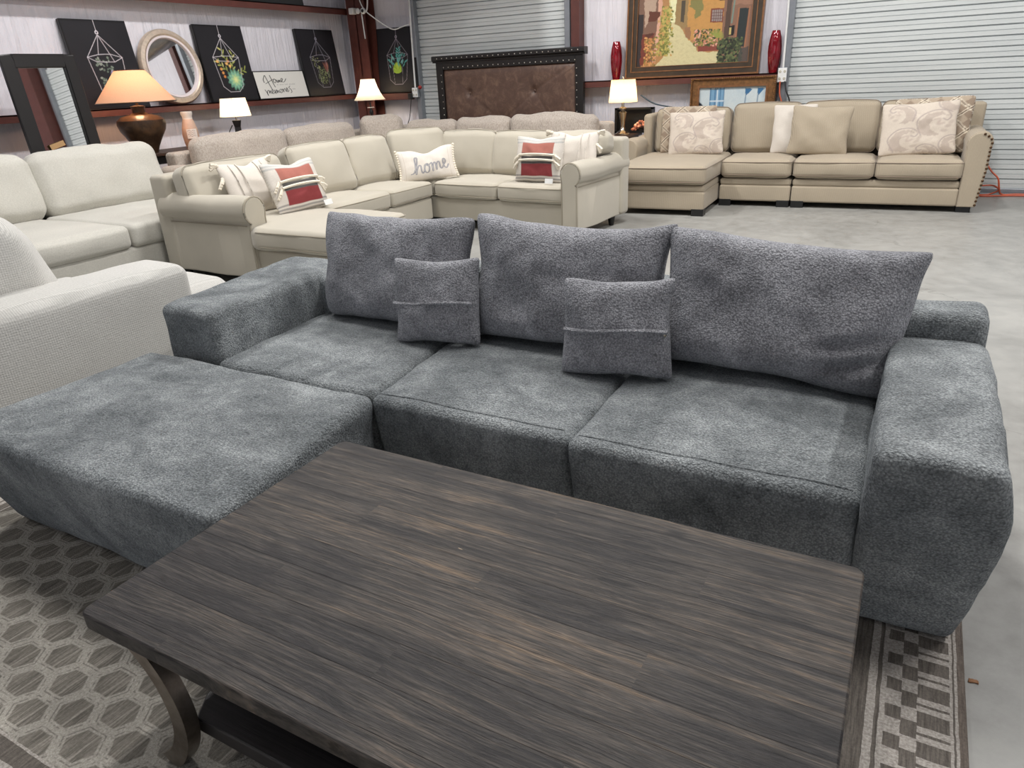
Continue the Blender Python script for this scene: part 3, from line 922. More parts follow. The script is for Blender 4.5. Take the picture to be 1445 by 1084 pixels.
prof = smoothpath([(-1.275, 0, 0.372), (-1.225, 0, 0.325), (-1.185, 0, 0.265), (-1.165, 0, 0.19), (-1.172, 0, 0.12), (-1.205, 0, 0.055), (-1.25, 0, 0.012)], 5)
def leg(mirror, y0):
    v = []; f = []; n = len(prof)
    for i, p in enumerate(prof):
        a = prof[max(0, i - 1)]; b = prof[min(n - 1, i + 1)]
        t = (b - a).normalized(); nx = Vector((t.z, 0, -t.x)) * -0.021
        for s in (-1, 1):
            q = p + nx * s + Vector((0.016, 0, 0))
            x = q.x if not mirror else (-1.297 - q.x)
            zz = min(0.371, max(0.0115, q.z))
            v.append((x, y0, zz)); v.append((x, y0 + 0.032, zz))
    for i in range(n - 1):
        a = i * 4; b = a + 4
        for s in ((0, 1), (1, 3), (3, 2), (2, 0)): f.append((a + s[0], a + s[1], b + s[1], b + s[0]))
    f.append((0, 1, 3, 2)); e = (n - 1) * 4; f.append((e, e + 2, e + 3, e + 1))
    return v, f
for mi in (0, 1):
    for y0 in (0.565, 1.26): mk('leg', leg(mi, y0), M['pewter'], ct, angle=35)
for y0 in (0.575, 1.27): mk('apron', box(-1.25, -0.05, y0, y0 + 0.02, 0.345, 0.371), M['shelf_wood'], ct, smooth=False)

# leaf chip on the concrete
lf = mk('dry_leaf', softbox(0.296, 0.318, 1.572, 1.584, 0.0, 0.005, 0.002, step=0.004, amp=0.003, ns=90), M['leaf']); tag(lf, 'tiny tan scrap on the concrete beside the rug', 'litter')

# ------------------------------------------------------------------ upholstery kit
def cushion(root, name, mat, a, pipe=None, r=0.045, bulge=(0.008, 0.012, 0.03), amp=0.008, T=None, step=0.07, seed=0, ns=3.5, pipe_z=True, pfaces='xy', fn=None):
    m = softbox(*a, r=r, bulge=bulge, step=step, amp=amp, ns=ns, seed=seed, fn=fn)
    if T: m = xf(m, T)
    o = mk(name, m, mat, root, angle=180)
    if pipe:
        x0, x1, y0, y1, z0, z1 = a; q = r * 0.28
        ms = []
        for z in (z0 + r * 0.55, z1 - r * 0.55):
            P = rrect(x0 + 0.004, x1 - 0.004, y0 + 0.002, y1 - 0.004, r * 0.8, 3)
            pts = []
            n = len(P)
            for i in range(n):
                p, p2 = P[i], P[(i + 1) % n]
                L = math.hypot(p2[0] - p[0], p2[1] - p[1]); k = max(1, int(L / 0.15))
                for j in range(k):
                    t = j / k; x = p[0] + (p2[0] - p[0]) * t; y = p[1] + (p2[1] - p[1]) * t
                    u = (2 * x - x0 - x1) / (x1 - x0); w_ = (2 * y - y0 - y1) / (y1 - y0)
                    x += bulge[0] * u * (1 - w_ * w_) * 0.8; y += bulge[1] * w_ * (1 - u * u) * 0.8
                    if fn: 
                        qq = fn(Vector((x, y, z))); pts.append(tuple(qq))
                    else: pts.append((x, y, z))
            ms.append(tube(pts, 0.004, 5, closed=True))
        pm = join(*ms)
        if T: pm = xf(pm, T)
        mk('piping', pm, pipe, o)
    return o
def armprofile(h, rr, wd, out=1, undercut=True):
    """(across, z); inner side negative, roll hangs outward (positive)"""
    cz = h - rr; P = [(-wd / 2, 0), (-wd / 2, cz - rr * 0.6)]
    cx = rr - wd / 2 - 0.01
    for a in range(200, -61 if undercut else -21, -20): P.append((cx + rr * math.cos(R(a)), cz + rr * math.sin(R(a))))
    P += [(wd / 2, cz - rr * 1.05), (wd / 2, 0)] if undercut else [(wd / 2 + 0.035, cz * 0.6), (wd / 2, 0)]
    return [(x * out, z) for x, z in P]
def rolled_arm(root, T, length, h, rr, wd, z0, mat, pipe, panel=None, undercut=True, name='arm'):
    """local: extruded along +l (front at l=0, back at l=length), across = a"""
    P = [(a, z + z0) for a, z in armprofile(h - z0, rr, wd, 1, undercut)]
    v = []; n = len(P); K = 8
    for k in range(K + 1):
        l = length * k / K; s = 1.0 - (0.02 if k in (0, K) else 0)
        for a, z in P: v.append((a, l, z + 0.006 * math.sin(l * 9 + a * 20)))
    f = [tuple(range(n)), tuple(range((K + 1) * n - 1, K * n - 1, -1))]
    for k in range(K):
        for i in range(n):
            j = (i + 1) % n; f.append((k * n + i, k * n + j, (k + 1) * n + j, (k + 1) * n + i))
    o = mk(name, xf((v, f), T), mat, root, angle=50, bevel=0.012)
    if panel is not None:
        Q = [(a * 0.94, z) for a, z in P]
        mk('arm_front_panel', xf(prism([(a * 0.93, z0 + (z - z0) * 0.985) for a, z in P], -0.016, 0.01, 'y'), T), panel, o, bevel=0.006, angle=50)
    if pipe:
        pts = [(a, -0.012, z) for a, z in P]
        mk('arm_piping', xf(tube(pts, 0.006, 5), T), pipe, o)
        pts = [(P[-2][0] + 0.0, 0.02, P[-2][1] + 0.0), (P[-2][0], length, P[-2][1])]
        mk('arm_piping', xf(tube(pts, 0.005, 5), T), pipe, o)
    return o
def foot(root, x, y, h, mat, T=None, w=0.035, square=False):
    m = prism([(x - w, y - w), (x + w, y - w), (x + w, y + w), (x - w, y + w)], 0.0, h) if square else lathe([(w * 0.6, 0.0), (w * 0.75, h * 0.3), (w, h)], x, y, 14)
    if T: m = xf(m, T)
    mk('foot', m, mat, root, smooth=not square, bevel=0.004 if square else 0)

# ------------------------------------------------------------------ sage sectional
sg = thing('sectional_sofa', 'pale sage beige L-shaped sectional with rolled arms and a chaise, behind the charcoal sofa', 'sofa', (-4.6, 5.4, 0))
S, SP = M['sage'], M['sage_dark']
PV = Vector((-4.15, 5.92, 0))
TR_ = Matrix.Translation(PV) @ Matrix.Rotation(R(-5.2), 4, 'Z') @ Matrix.Translation(-PV)
# left wing
mk('base', softbox(-5.0, -4.17, 3.68, 5.9, 0.09, 0.30, 0.02, step=0.2), S, sg, angle=50)
mk('chaise_base', softbox(-4.2, -3.42, 3.55, 4.36, 0.09, 0.30, 0.03, (0.005, 0.005, 0), step=0.15), S, sg, angle=50)
def chf(o):
    if o.x < -4.09 and o.y < 3.7: o.y = max(o.y, 3.675)
    return o
cushion(sg, 'chaise_cushion', S, (-4.88, -3.34, 3.51, 4.385, 0.30, 0.455), SP, r=0.045, bulge=(0.012, 0.006, 0.022), fn=chf)
cushion(sg, 'seat_cushion', S, (-4.88, -4.15, 4.395, 5.24, 0.30, 0.455), SP, bulge=(0.012, 0.004, 0.022), seed=2)
cushion(sg, 'seat_cushion', S, (-4.88, -4.15, 5.25, 5.92, 0.30, 0.455), SP, bulge=(0.006, 0.004, 0.022), seed=3)
mk('back_frame', softbox(-5.10, -4.92, 3.52, 6.85, 0.09, 0.80, 0.035, (0.01, 0, 0.01), step=0.12), S, sg, angle=60)
TA = Matrix(((0, -1, 0, -4.10), (-1, 0, 0, 3.60), (0, 0, 1, 0), (0, 0, 0, 1)))   # l -> -x, across -> -y
rolled_arm(sg, TA, 0.92, 0.665, 0.098, 0.15, 0.085, S, SP, panel=S)
# right wing
mk('base', xf(softbox(-4.95, -2.64, 5.94, 6.75, 0.09, 0.30, 0.02, step=0.2), TR_), S, sg, angle=50)
cushion(sg, 'corner_cushion', S, (-4.9, -4.16, 5.94, 6.6, 0.30, 0.452), SP, T=TR_, seed=4)
cushion(sg, 'seat_cushion', S, (-4.15, -3.395, 5.90, 6.6, 0.30, 0.455), SP, T=TR_, bulge=(0.004, 0.012, 0.022), seed=5)
cushion(sg, 'seat_cushion', S, (-3.385, -2.655, 5.90, 6.6, 0.30, 0.455), SP, T=TR_, bulge=(0.004, 0.012, 0.022), seed=6)
mk('back_frame', xf(softbox(-5.0, -2.47, 6.68, 6.84, 0.09, 0.80, 0.035, (0, 0.01, 0.01), step=0.12), TR_), S, sg, angle=60)
TB = TR_ @ Matrix.Translation((-2.575, 5.86, 0))
rolled_arm(sg, TB, 0.98, 0.665, 0.098, 0.15, 0.085, S, SP, panel=S)
def backcush(root, mat, c, w, h, t, lean, yaw, pipe=None, amp=0.014, seed=0, name='back_cushion', z=0.45, r=0.07, bz=0.02, T2=None, fn=None):
    """c = x,y of the bottom centre; faces -y when yaw=0"""
    T = TRS((c[0], c[1], z), R(yaw), -R(lean))
    if T2: T = T2 @ T
    m = softbox(-w / 2, w / 2, -t / 2, t / 2, 0, h, r, (0.010, 0.028, bz), 0.045, amp * 0.75, 5, fn, seed)
    o = mk(name, xf(m, T), mat, root, angle=180)
    if pipe:
        ms = []
        for y in (-t / 2 + r * 0.45,):
            P = rrect(-w / 2 + 0.004, w / 2 - 0.004, 0.004, h - 0.004, r * 0.9, 4)
            n = len(P); pts = []
            for i in range(n):
                p, p2 = P[i], P[(i + 1) % n]; L = math.hypot(p2[0] - p[0], p2[1] - p[1]); k = max(1, int(L / 0.1))
                for j in range(k):
                    x = p[0] + (p2[0] - p[0]) * j / k; zz = p[1] + (p2[1] - p[1]) * j / k
                    u = 2 * x / w; v_ = 2 * zz / h - 1
                    pts.append((x + 0.012 * u * (1 - v_ * v_) * 0.8, y, zz + bz * v_ * (1 - u * u) * 0.8))
            ms.append(tube(pts, 0.0035, 5, closed=True))
        mk('piping', xf(join(*ms), T), pipe, o)
    return o
backcush(sg, S, (-4.72, 4.04), 0.98, 0.41, 0.2, 14, 90, SP, seed=1)
backcush(sg, S, (-4.68, 4.98), 0.74, 0.45, 0.2, 18, 88, SP, seed=2)
backcush(sg, S, (-4.66, 5.62), 0.60, 0.45, 0.2, 17, 84, SP, seed=3)
backcush(sg, S, (-4.50, 6.18), 0.60, 0.47, 0.2, 16, 46, SP, seed=4)
backcush(sg, S, (-4.03, 6.42), 0.70, 0.43, 0.2, 12, -3, SP, seed=5)
backcush(sg, S, (-3.38, 6.38), 0.72, 0.42, 0.2, 12, -5, SP, seed=6)
backcush(sg, S, (-2.76, 6.32), 0.58, 0.42, 0.2, 12, -5, None, seed=7, fn=lambda o: (min(o.x, 0.145 + 0.15 * max(0.0, min(1.0, (o.z - 0.20) / 0.05))), o.y, o.z))
for x, y in ((-2.55, 6.62), (-2.62, 5.96)):
    p = TR_ @ Vector((x, y, 0)); foot(sg, p.x, p.y, 0.10, M['dark_leg'], w=0.038)
for x, y in ((-5.0, 3.62), (-3.5, 3.62), (-3.5, 4.28), (-4.25, 5.8), (-5.0, 6.6)): foot(sg, x, y, 0.10, M['dark_leg'], w=0.038)

# ------------------------------------------------------------------ sage sofa throw pillows
def tassels(pts, T, size=0.028, L=0.05):
    ms = []
    for (x, y, z, dx, dz) in pts:
        a = Vector((x, y, z)); d = Vector((dx, 0, dz)).normalized()
        for s in (-1, 0, 1):
            e = a + d * L + Vector((0.3 * s * L * abs(d.z) , -0.01 * s, -0.25 * L + 0.3 * s * L * abs(d.x)))
            ms.append(tube([tuple(a), tuple(a * 0.5 + e * 0.5 + Vector((0, -0.006, 0.004))), tuple(e)], size * 0.32, 5))
        ms.append(sphere(tuple(a), size * 0.45, 7, 5))
    return xf(join(*ms), T)
def paint_red(U, W):
    P = Paint(U, W, (212, 205, 196), 1, 1)
    for k in range(7):
        z = 0.02 + k * 0.022
        P.put((np.abs(W - z) < 0.005) * 0.7, (120, 118, 118)); P.put((np.abs((1 - W) - z) < 0.005) * 0.55, (150, 154, 154))
    P.poly([(0.04, 0.865), (0.96, 0.865), (0.96, 1), (0.04, 1)], (186, 190, 188), alpha=0.35)
    P.poly([(0.17, 0.60), (0.83, 0.60), (0.83, 0.86), (0.17, 0.86)], (170, 108, 96))
    P.poly([(0.17, 0.49), (0.83, 0.49), (0.83, 0.62), (0.17, 0.62)], (104, 102, 100))
    P.poly([(0.17, 0.38), (0.83, 0.38), (0.83, 0.52), (0.17, 0.52)], (92, 90, 90))
    P.poly([(0.17, 0.13), (0.83, 0.13), (0.83, 0.385), (0.17, 0.385)], (138, 60, 62))
    P.line([(0.15, 0.575), (0.85, 0.575)], 0.03, (236, 228, 212)); P.line([(0.15, 0.46), (0.85, 0.46)], 0.03, (236, 228, 212))
    P.speckle(0.06); return P.img
def red_extra(w, h):
    def f(rt, T):
        rows = []
        for z in (0.575, 0.46):
            pts = [(x * w * 0.36, -0.075 * max(0.1, (1 - abs(x * 0.72) ** 2.6)) ** 0.55 - 0.008, h * z + 0.008 * (1 - x * x)) for x in np.linspace(-1, 1, 16)]
            rows.append(tube(pts, 0.010, 6))
        o = mk('yarn_fringe', xf(join(*rows), T), M['tassel'], rt)
        mk('tassel', tassels([(-w * 0.37, -0.05, h * 0.56, -1, -0.6), (-w * 0.37, -0.05, h * 0.44, -1, -0.8)], T, 0.034, 0.06), M['tassel'], rt)
        mk('tassel', tassels([(w * 0.37, -0.05, h * 0.56, 1, -0.6), (w * 0.37, -0.05, h * 0.44, 1, -0.8)], T, 0.034, 0.06), M['tassel'], rt)
        mk('price_tag', xf(box(w * 0.24, w * 0.40, -0.09, -0.088, -0.012, 0.03), T), M['white_plastic'], rt, smooth=False)
    return f
GRP = 'red and grey striped throw pillows'
place_pillow('throw_pillow', 'red and grey striped throw pillow leaning on the chaise end of the sage sectional', 'pillow', M['printed_cloth'], (-4.19, 4.19, 0.465), 0.56, 0.40, 0.075, 20, 90, 0, GRP, red_extra(0.56, 0.40), res=(70, 60), ear=0.05, seed=3, chop=0.03, paint=paint_red)
place_pillow('throw_pillow', 'red and grey striped throw pillow by the right arm of the sage sectional', 'pillow', M['printed_cloth'], (-3.0, 5.93, 0.465), 0.50, 0.405, 0.07, 12, -3, 0, GRP, red_extra(0.50, 0.405), res=(70, 60), ear=0.05, seed=6, chop=0.02, paint=paint_red)
def white_extra(w, h):
    def f(rt, T):
        cs = []
        for sx in (-1, 1):
            for sz in (0.97,): cs.append((sx * w * 0.48, 0, h * sz, sx, 0.2 if sz > 0.5 else -0.3))
            cs.append((sx * w * 0.47, 0, h * 0.72, sx, -0.8))
        for c in cs: mk('tassel', tassels([c], T, 0.04, 0.06), M['tassel'], rt)
        ms = []
        for k in (-0.62, -0.35, 0.35, 0.62):
            ms.append(tube([(k * w / 2, -0.07 * max(0.1, (1 - abs(k) ** 2.6) * (1 - abs(q) ** 2.6)) ** 0.55 - 0.003, h * (0.5 + q * 0.44)) for q in np.linspace(-1, 1, 14)], 0.006, 5))
        mk('tufted_stripe', xf(join(*ms), T), M['white_cotton'], rt)
    return f
place_pillow('throw_pillow', 'white tasselled pillow behind the striped one near the left rolled arm of the sage sofa', 'pillow', M['white_cotton'], (-4.47, 4.02, 0.465), 0.52, 0.42, 0.06, 22, 92, 0, 'white tasselled throw pillows', white_extra(0.52, 0.42), n=26, ear=0.06, seed=21, chop=0.03)
place_pillow('throw_pillow', 'white tasselled pillow behind the striped one near the right rolled arm of the sage sofa', 'pillow', M['white_cotton'], (-2.76, 6.12, 0.465), 0.50, 0.43, 0.055, 14, -4, 0, 'white tasselled throw pillows', white_extra(0.50, 0.43), n=26, ear=0.06, seed=23, chop=0.03)
HOME = [[(0.19, 0.20), (0.24, 0.23), (0.285, 0.42), (0.31, 0.66), (0.295, 0.72), (0.27, 0.66), (0.27, 0.38), (0.275, 0.18), (0.29, 0.30), (0.33, 0.44), (0.365, 0.42), (0.37, 0.28), (0.39, 0.20), (0.42, 0.26), (0.445, 0.40), (0.475, 0.46)],
        [(0.475, 0.46), (0.44, 0.42), (0.43, 0.28), (0.455, 0.20), (0.50, 0.22), (0.525, 0.34), (0.50, 0.45), (0.475, 0.46), (0.50, 0.40), (0.555, 0.46)],
        [(0.555, 0.46), (0.575, 0.47), (0.58, 0.34), (0.58, 0.22), (0.59, 0.36), (0.62, 0.47), (0.645, 0.44), (0.648, 0.24), (0.66, 0.38), (0.69, 0.48), (0.715, 0.46), (0.72, 0.30), (0.745, 0.26), (0.79, 0.36), (0.83, 0.47), (0.82, 0.56), (0.795, 0.55), (0.785, 0.42), (0.80, 0.30), (0.84, 0.27), (0.88, 0.38)]]
def paint_home(U, W):
    P = Paint(U, W, (222, 214, 204), 1, 1)
    for k in range(22): P.put((np.abs(W - k / 22) < 0.004) * 0.25, (206, 198, 188))
    for st in HOME:
        d = P.curve(st, 0.026, (112, 114, 126), 6, soft=0.006)
    for st in HOME: P.curve(st, 0.007, (206, 202, 200), 6, soft=0.005)
    for x in (0.09, 0.91): P.line([(x, 0.02), (x, 0.98)], 0.006, (196, 182, 168))
    return P.img
def home_extra(rt, T):
    w, h = 0.57, 0.31
    for s in (-1, 1):
        ms = [sphere((s * (w * 0.5 * (1 - 0.07 * (1 - (2 * q - 1) ** 2)) + 0.004), 0, h * (0.02 + 0.96 * q)), 0.014, 7, 5) for q in np.linspace(0, 1, 14)]
        mk('pompom_trim', xf(join(*ms), T), M['tassel'], rt)
place_pillow('lumbar_pillow', 'white lumbar pillow reading home in grey script, in the sage sectional corner', 'pillow', M['printed_cloth'], (-4.20, 5.93, 0.465), 0.57, 0.31, 0.07, 16, 41, -4, None, home_extra, res=(200, 110), ear=0.07, seed=31, chop=0.055, paint=paint_home)

# ------------------------------------------------------------------ taupe tweed sectional behind it
tp = thing('sectional_sofa', 'taupe tweed sectional with plump back cushions, behind the sage one and before the headboard', 'sofa', (-5.6, 7.0, 0))
Tm = M['taupe']
mk('base', softbox(-6.55, -5.45, 4.95, 7.9, 0.08, 0.42, 0.04, step=0.2), Tm, tp, angle=60)
mk('base', softbox(-6.5, -3.35, 7.02, 8.1, 0.08, 0.42, 0.04, step=0.2), Tm, tp, angle=60)
mk('back_frame', softbox(-6.68, -6.5, 4.85, 8.3, 0.08, 0.82, 0.04, step=0.15), Tm, tp, angle=60)
mk('back_frame', softbox(-6.6, -3.15, 8.1, 8.28, 0.08, 0.84, 0.04, step=0.15), Tm, tp, angle=60)
mk('arm', softbox(-6.62, -5.4, 4.70, 4.93, 0.08, 0.70, 0.06, (0, 0.01, 0.01), step=0.12), Tm, tp, angle=60)
mk('arm', softbox(-3.33, -3.12, 7.05, 8.25, 0.08, 0.70, 0.06, (0, 0.01, 0.01), step=0.12), Tm, tp, angle=60)
for k, (cx, cy, w_, h_, ya) in enumerate(((-6.30, 5.56, 1.22, 0.50, 90), (-6.28, 6.74, 1.12, 0.49, 90))):
    backcush(tp, Tm, (cx, cy), w_, h_, 0.22, 8, ya, None, 0.02, k + 40, z=0.45, r=0.09, bz=0.02)
backcush(tp, Tm, (-6.15, 7.72), 0.55, 0.53, 0.22, 8, 45, None, 0.02, 44, z=0.45, r=0.09)
for k, (cx, w_, h_) in enumerate(((-5.52, 0.76, 0.455), (-4.75, 0.78, 0.475), (-3.80, 1.12, 0.50))):
    backcush(tp, Tm, (cx, 7.93), w_, h_, 0.22, 6, 0, None, 0.025, k + 50, z=0.44, r=0.09, bz=0.025)
for k, x in enumerate((-5.9, -5.0, -4.0)): cushion(tp, 'seat_cushion', Tm, (x - 0.43, x + 0.43, 7.05, 7.8, 0.36, 0.47), seed=k)
for k, y in enumerate((5.4, 6.35)): cushion(tp, 'seat_cushion', Tm, (-6.2, -5.45, y - 0.45, y + 0.46, 0.36, 0.47), seed=k + 4)

# ------------------------------------------------------------------ oatmeal sectional on the right
fa = thing('sectional_sofa', 'oatmeal linen sectional with nailhead arms before the right roll-up door', 'sofa', (-1.2, 8.3, 0))
Ln, Lp = M['linen'], M['linen_pipe']
PF = Vector((-1.78, 7.78, 0)); TF = Matrix.Translation(PF) @ Matrix.Rotation(R(2.2), 4, 'Z') @ Matrix.Translation(-PF)
def fbox(name, *a, r=0.02, **k): return mk(name, xf(softbox(*a, r=r, step=0.15, **k), TF), Ln, fa, angle=50)
fbox('chaise_base', -2.74, -1.80, 7.11, 8.6, 0.055, 0.235, r=0.02); fbox('chaise_rail', -2.735, -1.805, 7.12, 8.6, 0.225, 0.30, r=0.03)
fbox('base', -1.785, -1.075, 7.78, 8.7, 0.055, 0.215, r=0.02); fbox('seat_rail', -1.785, -1.075, 7.785, 8.7, 0.21, 0.285, r=0.03)
fbox('base', -1.065, 0.40, 7.78, 8.7, 0.055, 0.215, r=0.02); fbox('seat_rail', -1.065, 0.40, 7.785, 8.7, 0.21, 0.285, r=0.03)
cushion(fa, 'chaise_cushion', Ln, (-2.73, -1.79, 7.08, 8.4, 0.305, 0.485), Lp, T=TF, bulge=(0.01, 0.012, 0.02), seed=11)
for k, (a, b) in enumerate(((-1.775, -1.085), (-1.07, -0.335), (-0.325, 0.40))):
    cushion(fa, 'seat_cushion', Ln, (a, b, 7.75, 8.4, 0.295, 0.475), Lp, T=TF, bulge=(0.012, 0.018, 0.025), seed=12 + k, r=0.05)
fbox('back_frame', -2.76, 0.42, 8.62, 8.80, 0.055, 0.84, r=0.05)
mk('back_wing', xf(softbox(0.40, 0.56, 8.55, 8.84, 0.055, 0.93, 0.03, step=0.15), TF), Ln, fa, angle=50)
mk('back_wing', xf(softbox(-2.80, -2.70, 8.35, 8.80, 0.055, 0.90, 0.04, step=0.15), TF), Ln, fa, angle=50)
for k, (a, b, h_) in enumerate(((-2.66, -1.83, 0.47), (-1.80, -1.10, 0.50), (-1.09, -0.36, 0.50), (-0.35, 0.36, 0.49))):
    p = TF @ Vector(((a + b) / 2, 8.44, 0)); backcush(fa, Ln, (p.x, p.y), b - a, h_, 0.22, 8, 2.2, Lp, 0.012, 60 + k, z=0.475, r=0.06)
# arms with nailheads
def far_arm(T, length, h, rr, wd, nn):
    o = rolled_arm(fa, T, length, h, rr, wd, 0.055, Ln, None, panel=Ln, undercut=False)
    P = [(a, z + 0.055) for a, z in armprofile(h - 0.055, rr, wd, 1, False)]
    # nails down the outer front edge
    pts = [P[-1], P[-2]] + P[2:-2][::-1][:6]
    path = [Vector((a - 0.014, -0.022, z - (0.012 if k > 4 else 0))) for k, (a, z) in enumerate(pts)]
    L = [0]
    for a, b in zip(path[:-1], path[1:]): L.append(L[-1] + (b - a).length)
    first = None
    for k in range(nn):
        s = 0.02 + (L[-1] - 0.04) * k / (nn - 1)
        for i in range(len(path) - 1):
            if L[i + 1] >= s: break
        q = path[i].lerp(path[i + 1], (s - L[i]) / max(1e-6, L[i + 1] - L[i]))
        w_ = T @ q
        if first is None:
            first = mk('nailhead', sphere((0, 0, 0), 0.011, 8, 5, sy=0.5), M['nail'], None); first['label'] = 'antique brass nailhead'
            first.data.transform(Matrix.Translation(first.location)); n = first
        else: n = dup(first)
        n.parent = o; n.location = ROOTM[fa.name].inverted() @ w_
    return o
far_arm(TF @ Matrix.Translation((0.475, 7.79, 0)), 0.95, 0.72, 0.105, 0.16, 19)
TL_ = TF @ Matrix.Translation((-2.82, 7.95, 0)) @ Matrix.Scale(-1, 4, Vector((1, 0, 0)))
far_arm(TL_, 0.8, 0.665, 0.10, 0.15, 15)
for x, y in ((-1.86, 7.17), (-2.68, 7.17), (-1.72, 7.84), (-1.14, 7.84), (-1.0, 7.84), (0.46, 7.86), (0.46, 8.7)): foot(fa, x, y, 0.07, M['black'], T=TF, w=0.06, square=True)
# pillows on it
def leafy(U, W, sd=0):
    P = Paint(U, W, (210, 198, 184), 1, 1)
    taupe = (190, 176, 164); rose = (196, 181, 169)
    def paisley(cx, cz, s, fl=1, rot=0.0):
        ca, sa = math.cos(rot), math.sin(rot)
        def q(x, z): x *= fl; return (cx + s * (x * ca - z * sa), cz + s * (x * sa + z * ca))
        P.poly([q(-0.5, -0.6), q(-0.55, -0.1), q(-0.35, 0.35), q(0.05, 0.5), q(0.35, 0.35), q(0.1, 0.36), q(-0.12, 0.15), q(-0.15, -0.2), q(0.0, -0.42), q(0.3, -0.55), q(0.0, -0.7)], taupe, 0.012)
        P.curve([q(-0.3, -0.7), q(-0.62, -0.1), q(-0.38, 0.42), q(0.08, 0.58), q(0.42, 0.38), q(0.36, 0.16), q(0.2, 0.2)], 0.016, (172, 158, 152), 5, 0.012)
        P.curve([q(-0.05, 0.1), q(0.12, 0.15), q(0.1, -0.1), q(0.28, 0.0)], 0.035 * s * 2.4, rose, 4)
        for a in (0.1, 0.35, 0.55): P.ell(*q(0.35 + a * 0.3, -0.45 + a), 0.10 * s * 1.6, 0.06 * s * 1.6, taupe, rot + a * 2, 0.8, 0.5)
    paisley(0.33, 0.30, 0.36, 1, -0.1); paisley(0.72, 0.60, 0.40, 1, -0.25); paisley(0.26, 0.80, 0.30, -1, 0.3); paisley(0.95, 0.18, 0.28, 1, 0.1); paisley(0.62, 0.02, 0.28, -1, 0); paisley(0.9, 1.0, 0.3, 1, 0.5)
    P.put(np.clip(P.nz(26, 3) - 0.45, 0, 1) * 0.8, rose); P.speckle(0.05); return P.img
def lattice(U, W):
    P = Paint(U, W, (176, 160, 141), 1, 1)
    a = (U + W * 1.0) * 2.6; b = (U - W * 1.0) * 2.6
    ck = ((np.floor(a) + np.floor(b)) % 2) < 0.5
    P.put(ck * 0.75, (138, 120, 104))
    for q in (a, b):
        fq = np.abs((q % 1) - 0.5)
        P.put((fq < 0.085) * 1.0, (222, 210, 190)); P.put((fq < 0.035) * 1.0, (120, 104, 90))
    P.speckle(0.06); return P.img
def fp(name, label, mat, x, y, w_, h_, t_, lean=14, yaw=2.2, roll=0, group=None, **k):
    p = TF @ Vector((x, y, 0)); return place_pillow(name, label, 'pillow', mat, (p.x, p.y, 0.49), w_, h_, t_, lean, yaw, roll, group, **k)
GL = 'diamond lattice pillows on the oatmeal sectional'; GQ = 'paisley leaf pillows on the oatmeal sectional'
fp('lattice_pillow', 'tan diamond lattice pillow at the left end of the oatmeal sectional, behind the paisley one', M['printed_cloth'], -2.26, 8.22, 0.60, 0.50, 0.06, 12, 6, 0, GL, res=(60, 60), ear=0.03, seed=1, paint=lattice)
fp('lattice_pillow', 'tan diamond lattice pillow in the right corner of the oatmeal sectional, behind the paisley one', M['printed_cloth'], 0.10, 8.19, 0.68, 0.52, 0.07, 12, -3, -2, GL, res=(70, 60), ear=0.03, seed=2, paint=lattice)
fp('paisley_pillow', 'ivory paisley pillow at the left end of the oatmeal sectional', M['printed_cloth'], -2.12, 8.03, 0.60, 0.455, 0.06, 14, 4, -2, GQ, res=(80, 70), ear=0.05, seed=5, paint=leafy)
fp('paisley_pillow', 'ivory paisley pillow at the right end of the oatmeal sectional', M['printed_cloth'], 0.0, 8.02, 0.66, 0.49, 0.06, 14, 2, -3, GQ, res=(80, 70), ear=0.05, seed=9, paint=leafy)
fp('woven_pillow', 'small white waffle-weave pillow tucked behind the plain tan pillow', M['white_cotton'], -1.15, 8.19, 0.42, 0.485, 0.05, 10, 4, 0, seed=6, ear=0.03)
fp('plain_pillow', 'plain tan linen pillow with a slumped corner in the middle of the oatmeal sectional', M['linen'], -0.90, 8.06, 0.58, 0.475, 0.07, 12, 0, 2, seed=7, ear=0.06, amp=0.012)

# ------------------------------------------------------------------ cream sofas at left
cs = thing('sofa', 'cream chenille sofa with two back cushions standing along the left wall', 'sofa', (-6.0, 3.4, 0))
Cf = M['cream_far']
mk('base', softbox(-6.6, -5.16, 1.6, 4.6, 0.06, 0.30, 0.04, step=0.2), Cf, cs, angle=60)
mk('back_frame', softbox(-6.72, -6.5, 1.5, 4.66, 0.06, 0.82, 0.06, step=0.15), Cf, cs, angle=60)
cushion(cs, 'seat_cushion', Cf, (-6.3, -5.13, 2.42, 3.30, 0.29, 0.465), None, r=0.045, bulge=(0.02, 0.01, 0.03), seed=1)
cushion(cs, 'seat_cushion', Cf, (-6.3, -5.13, 3.31, 4.42, 0.29, 0.465), None, r=0.045, bulge=(0.02, 0.01, 0.03), seed=2)
cushion(cs, 'seat_cushion', Cf, (-6.3, -5.13, 1.6, 2.41, 0.29, 0.46), None, r=0.07, bulge=(0.02, 0.01, 0.03), seed=3)
backcush(cs, Cf, (-6.30, 3.93), 1.16, 0.52, 0.26, 14, 90, None, 0.018, 3, z=0.44, r=0.10, bz=0.03)
backcush(cs, Cf, (-6.30, 2.84), 1.04, 0.53, 0.26, 14, 90, None, 0.018, 4, z=0.44, r=0.10, bz=0.03)
mk('arm', softbox(-6.62, -5.25, 4.43, 4.65, 0.06, 0.60, 0.07, (0, 0.01, 0.01), step=0.12), Cf, cs, angle=60)
for x, y in ((-5.25, 4.5), (-5.25, 1.7), (-6.6, 4.5), (-6.6, 1.7)): foot(cs, x, y, 0.07, M['dark_leg'], w=0.04)

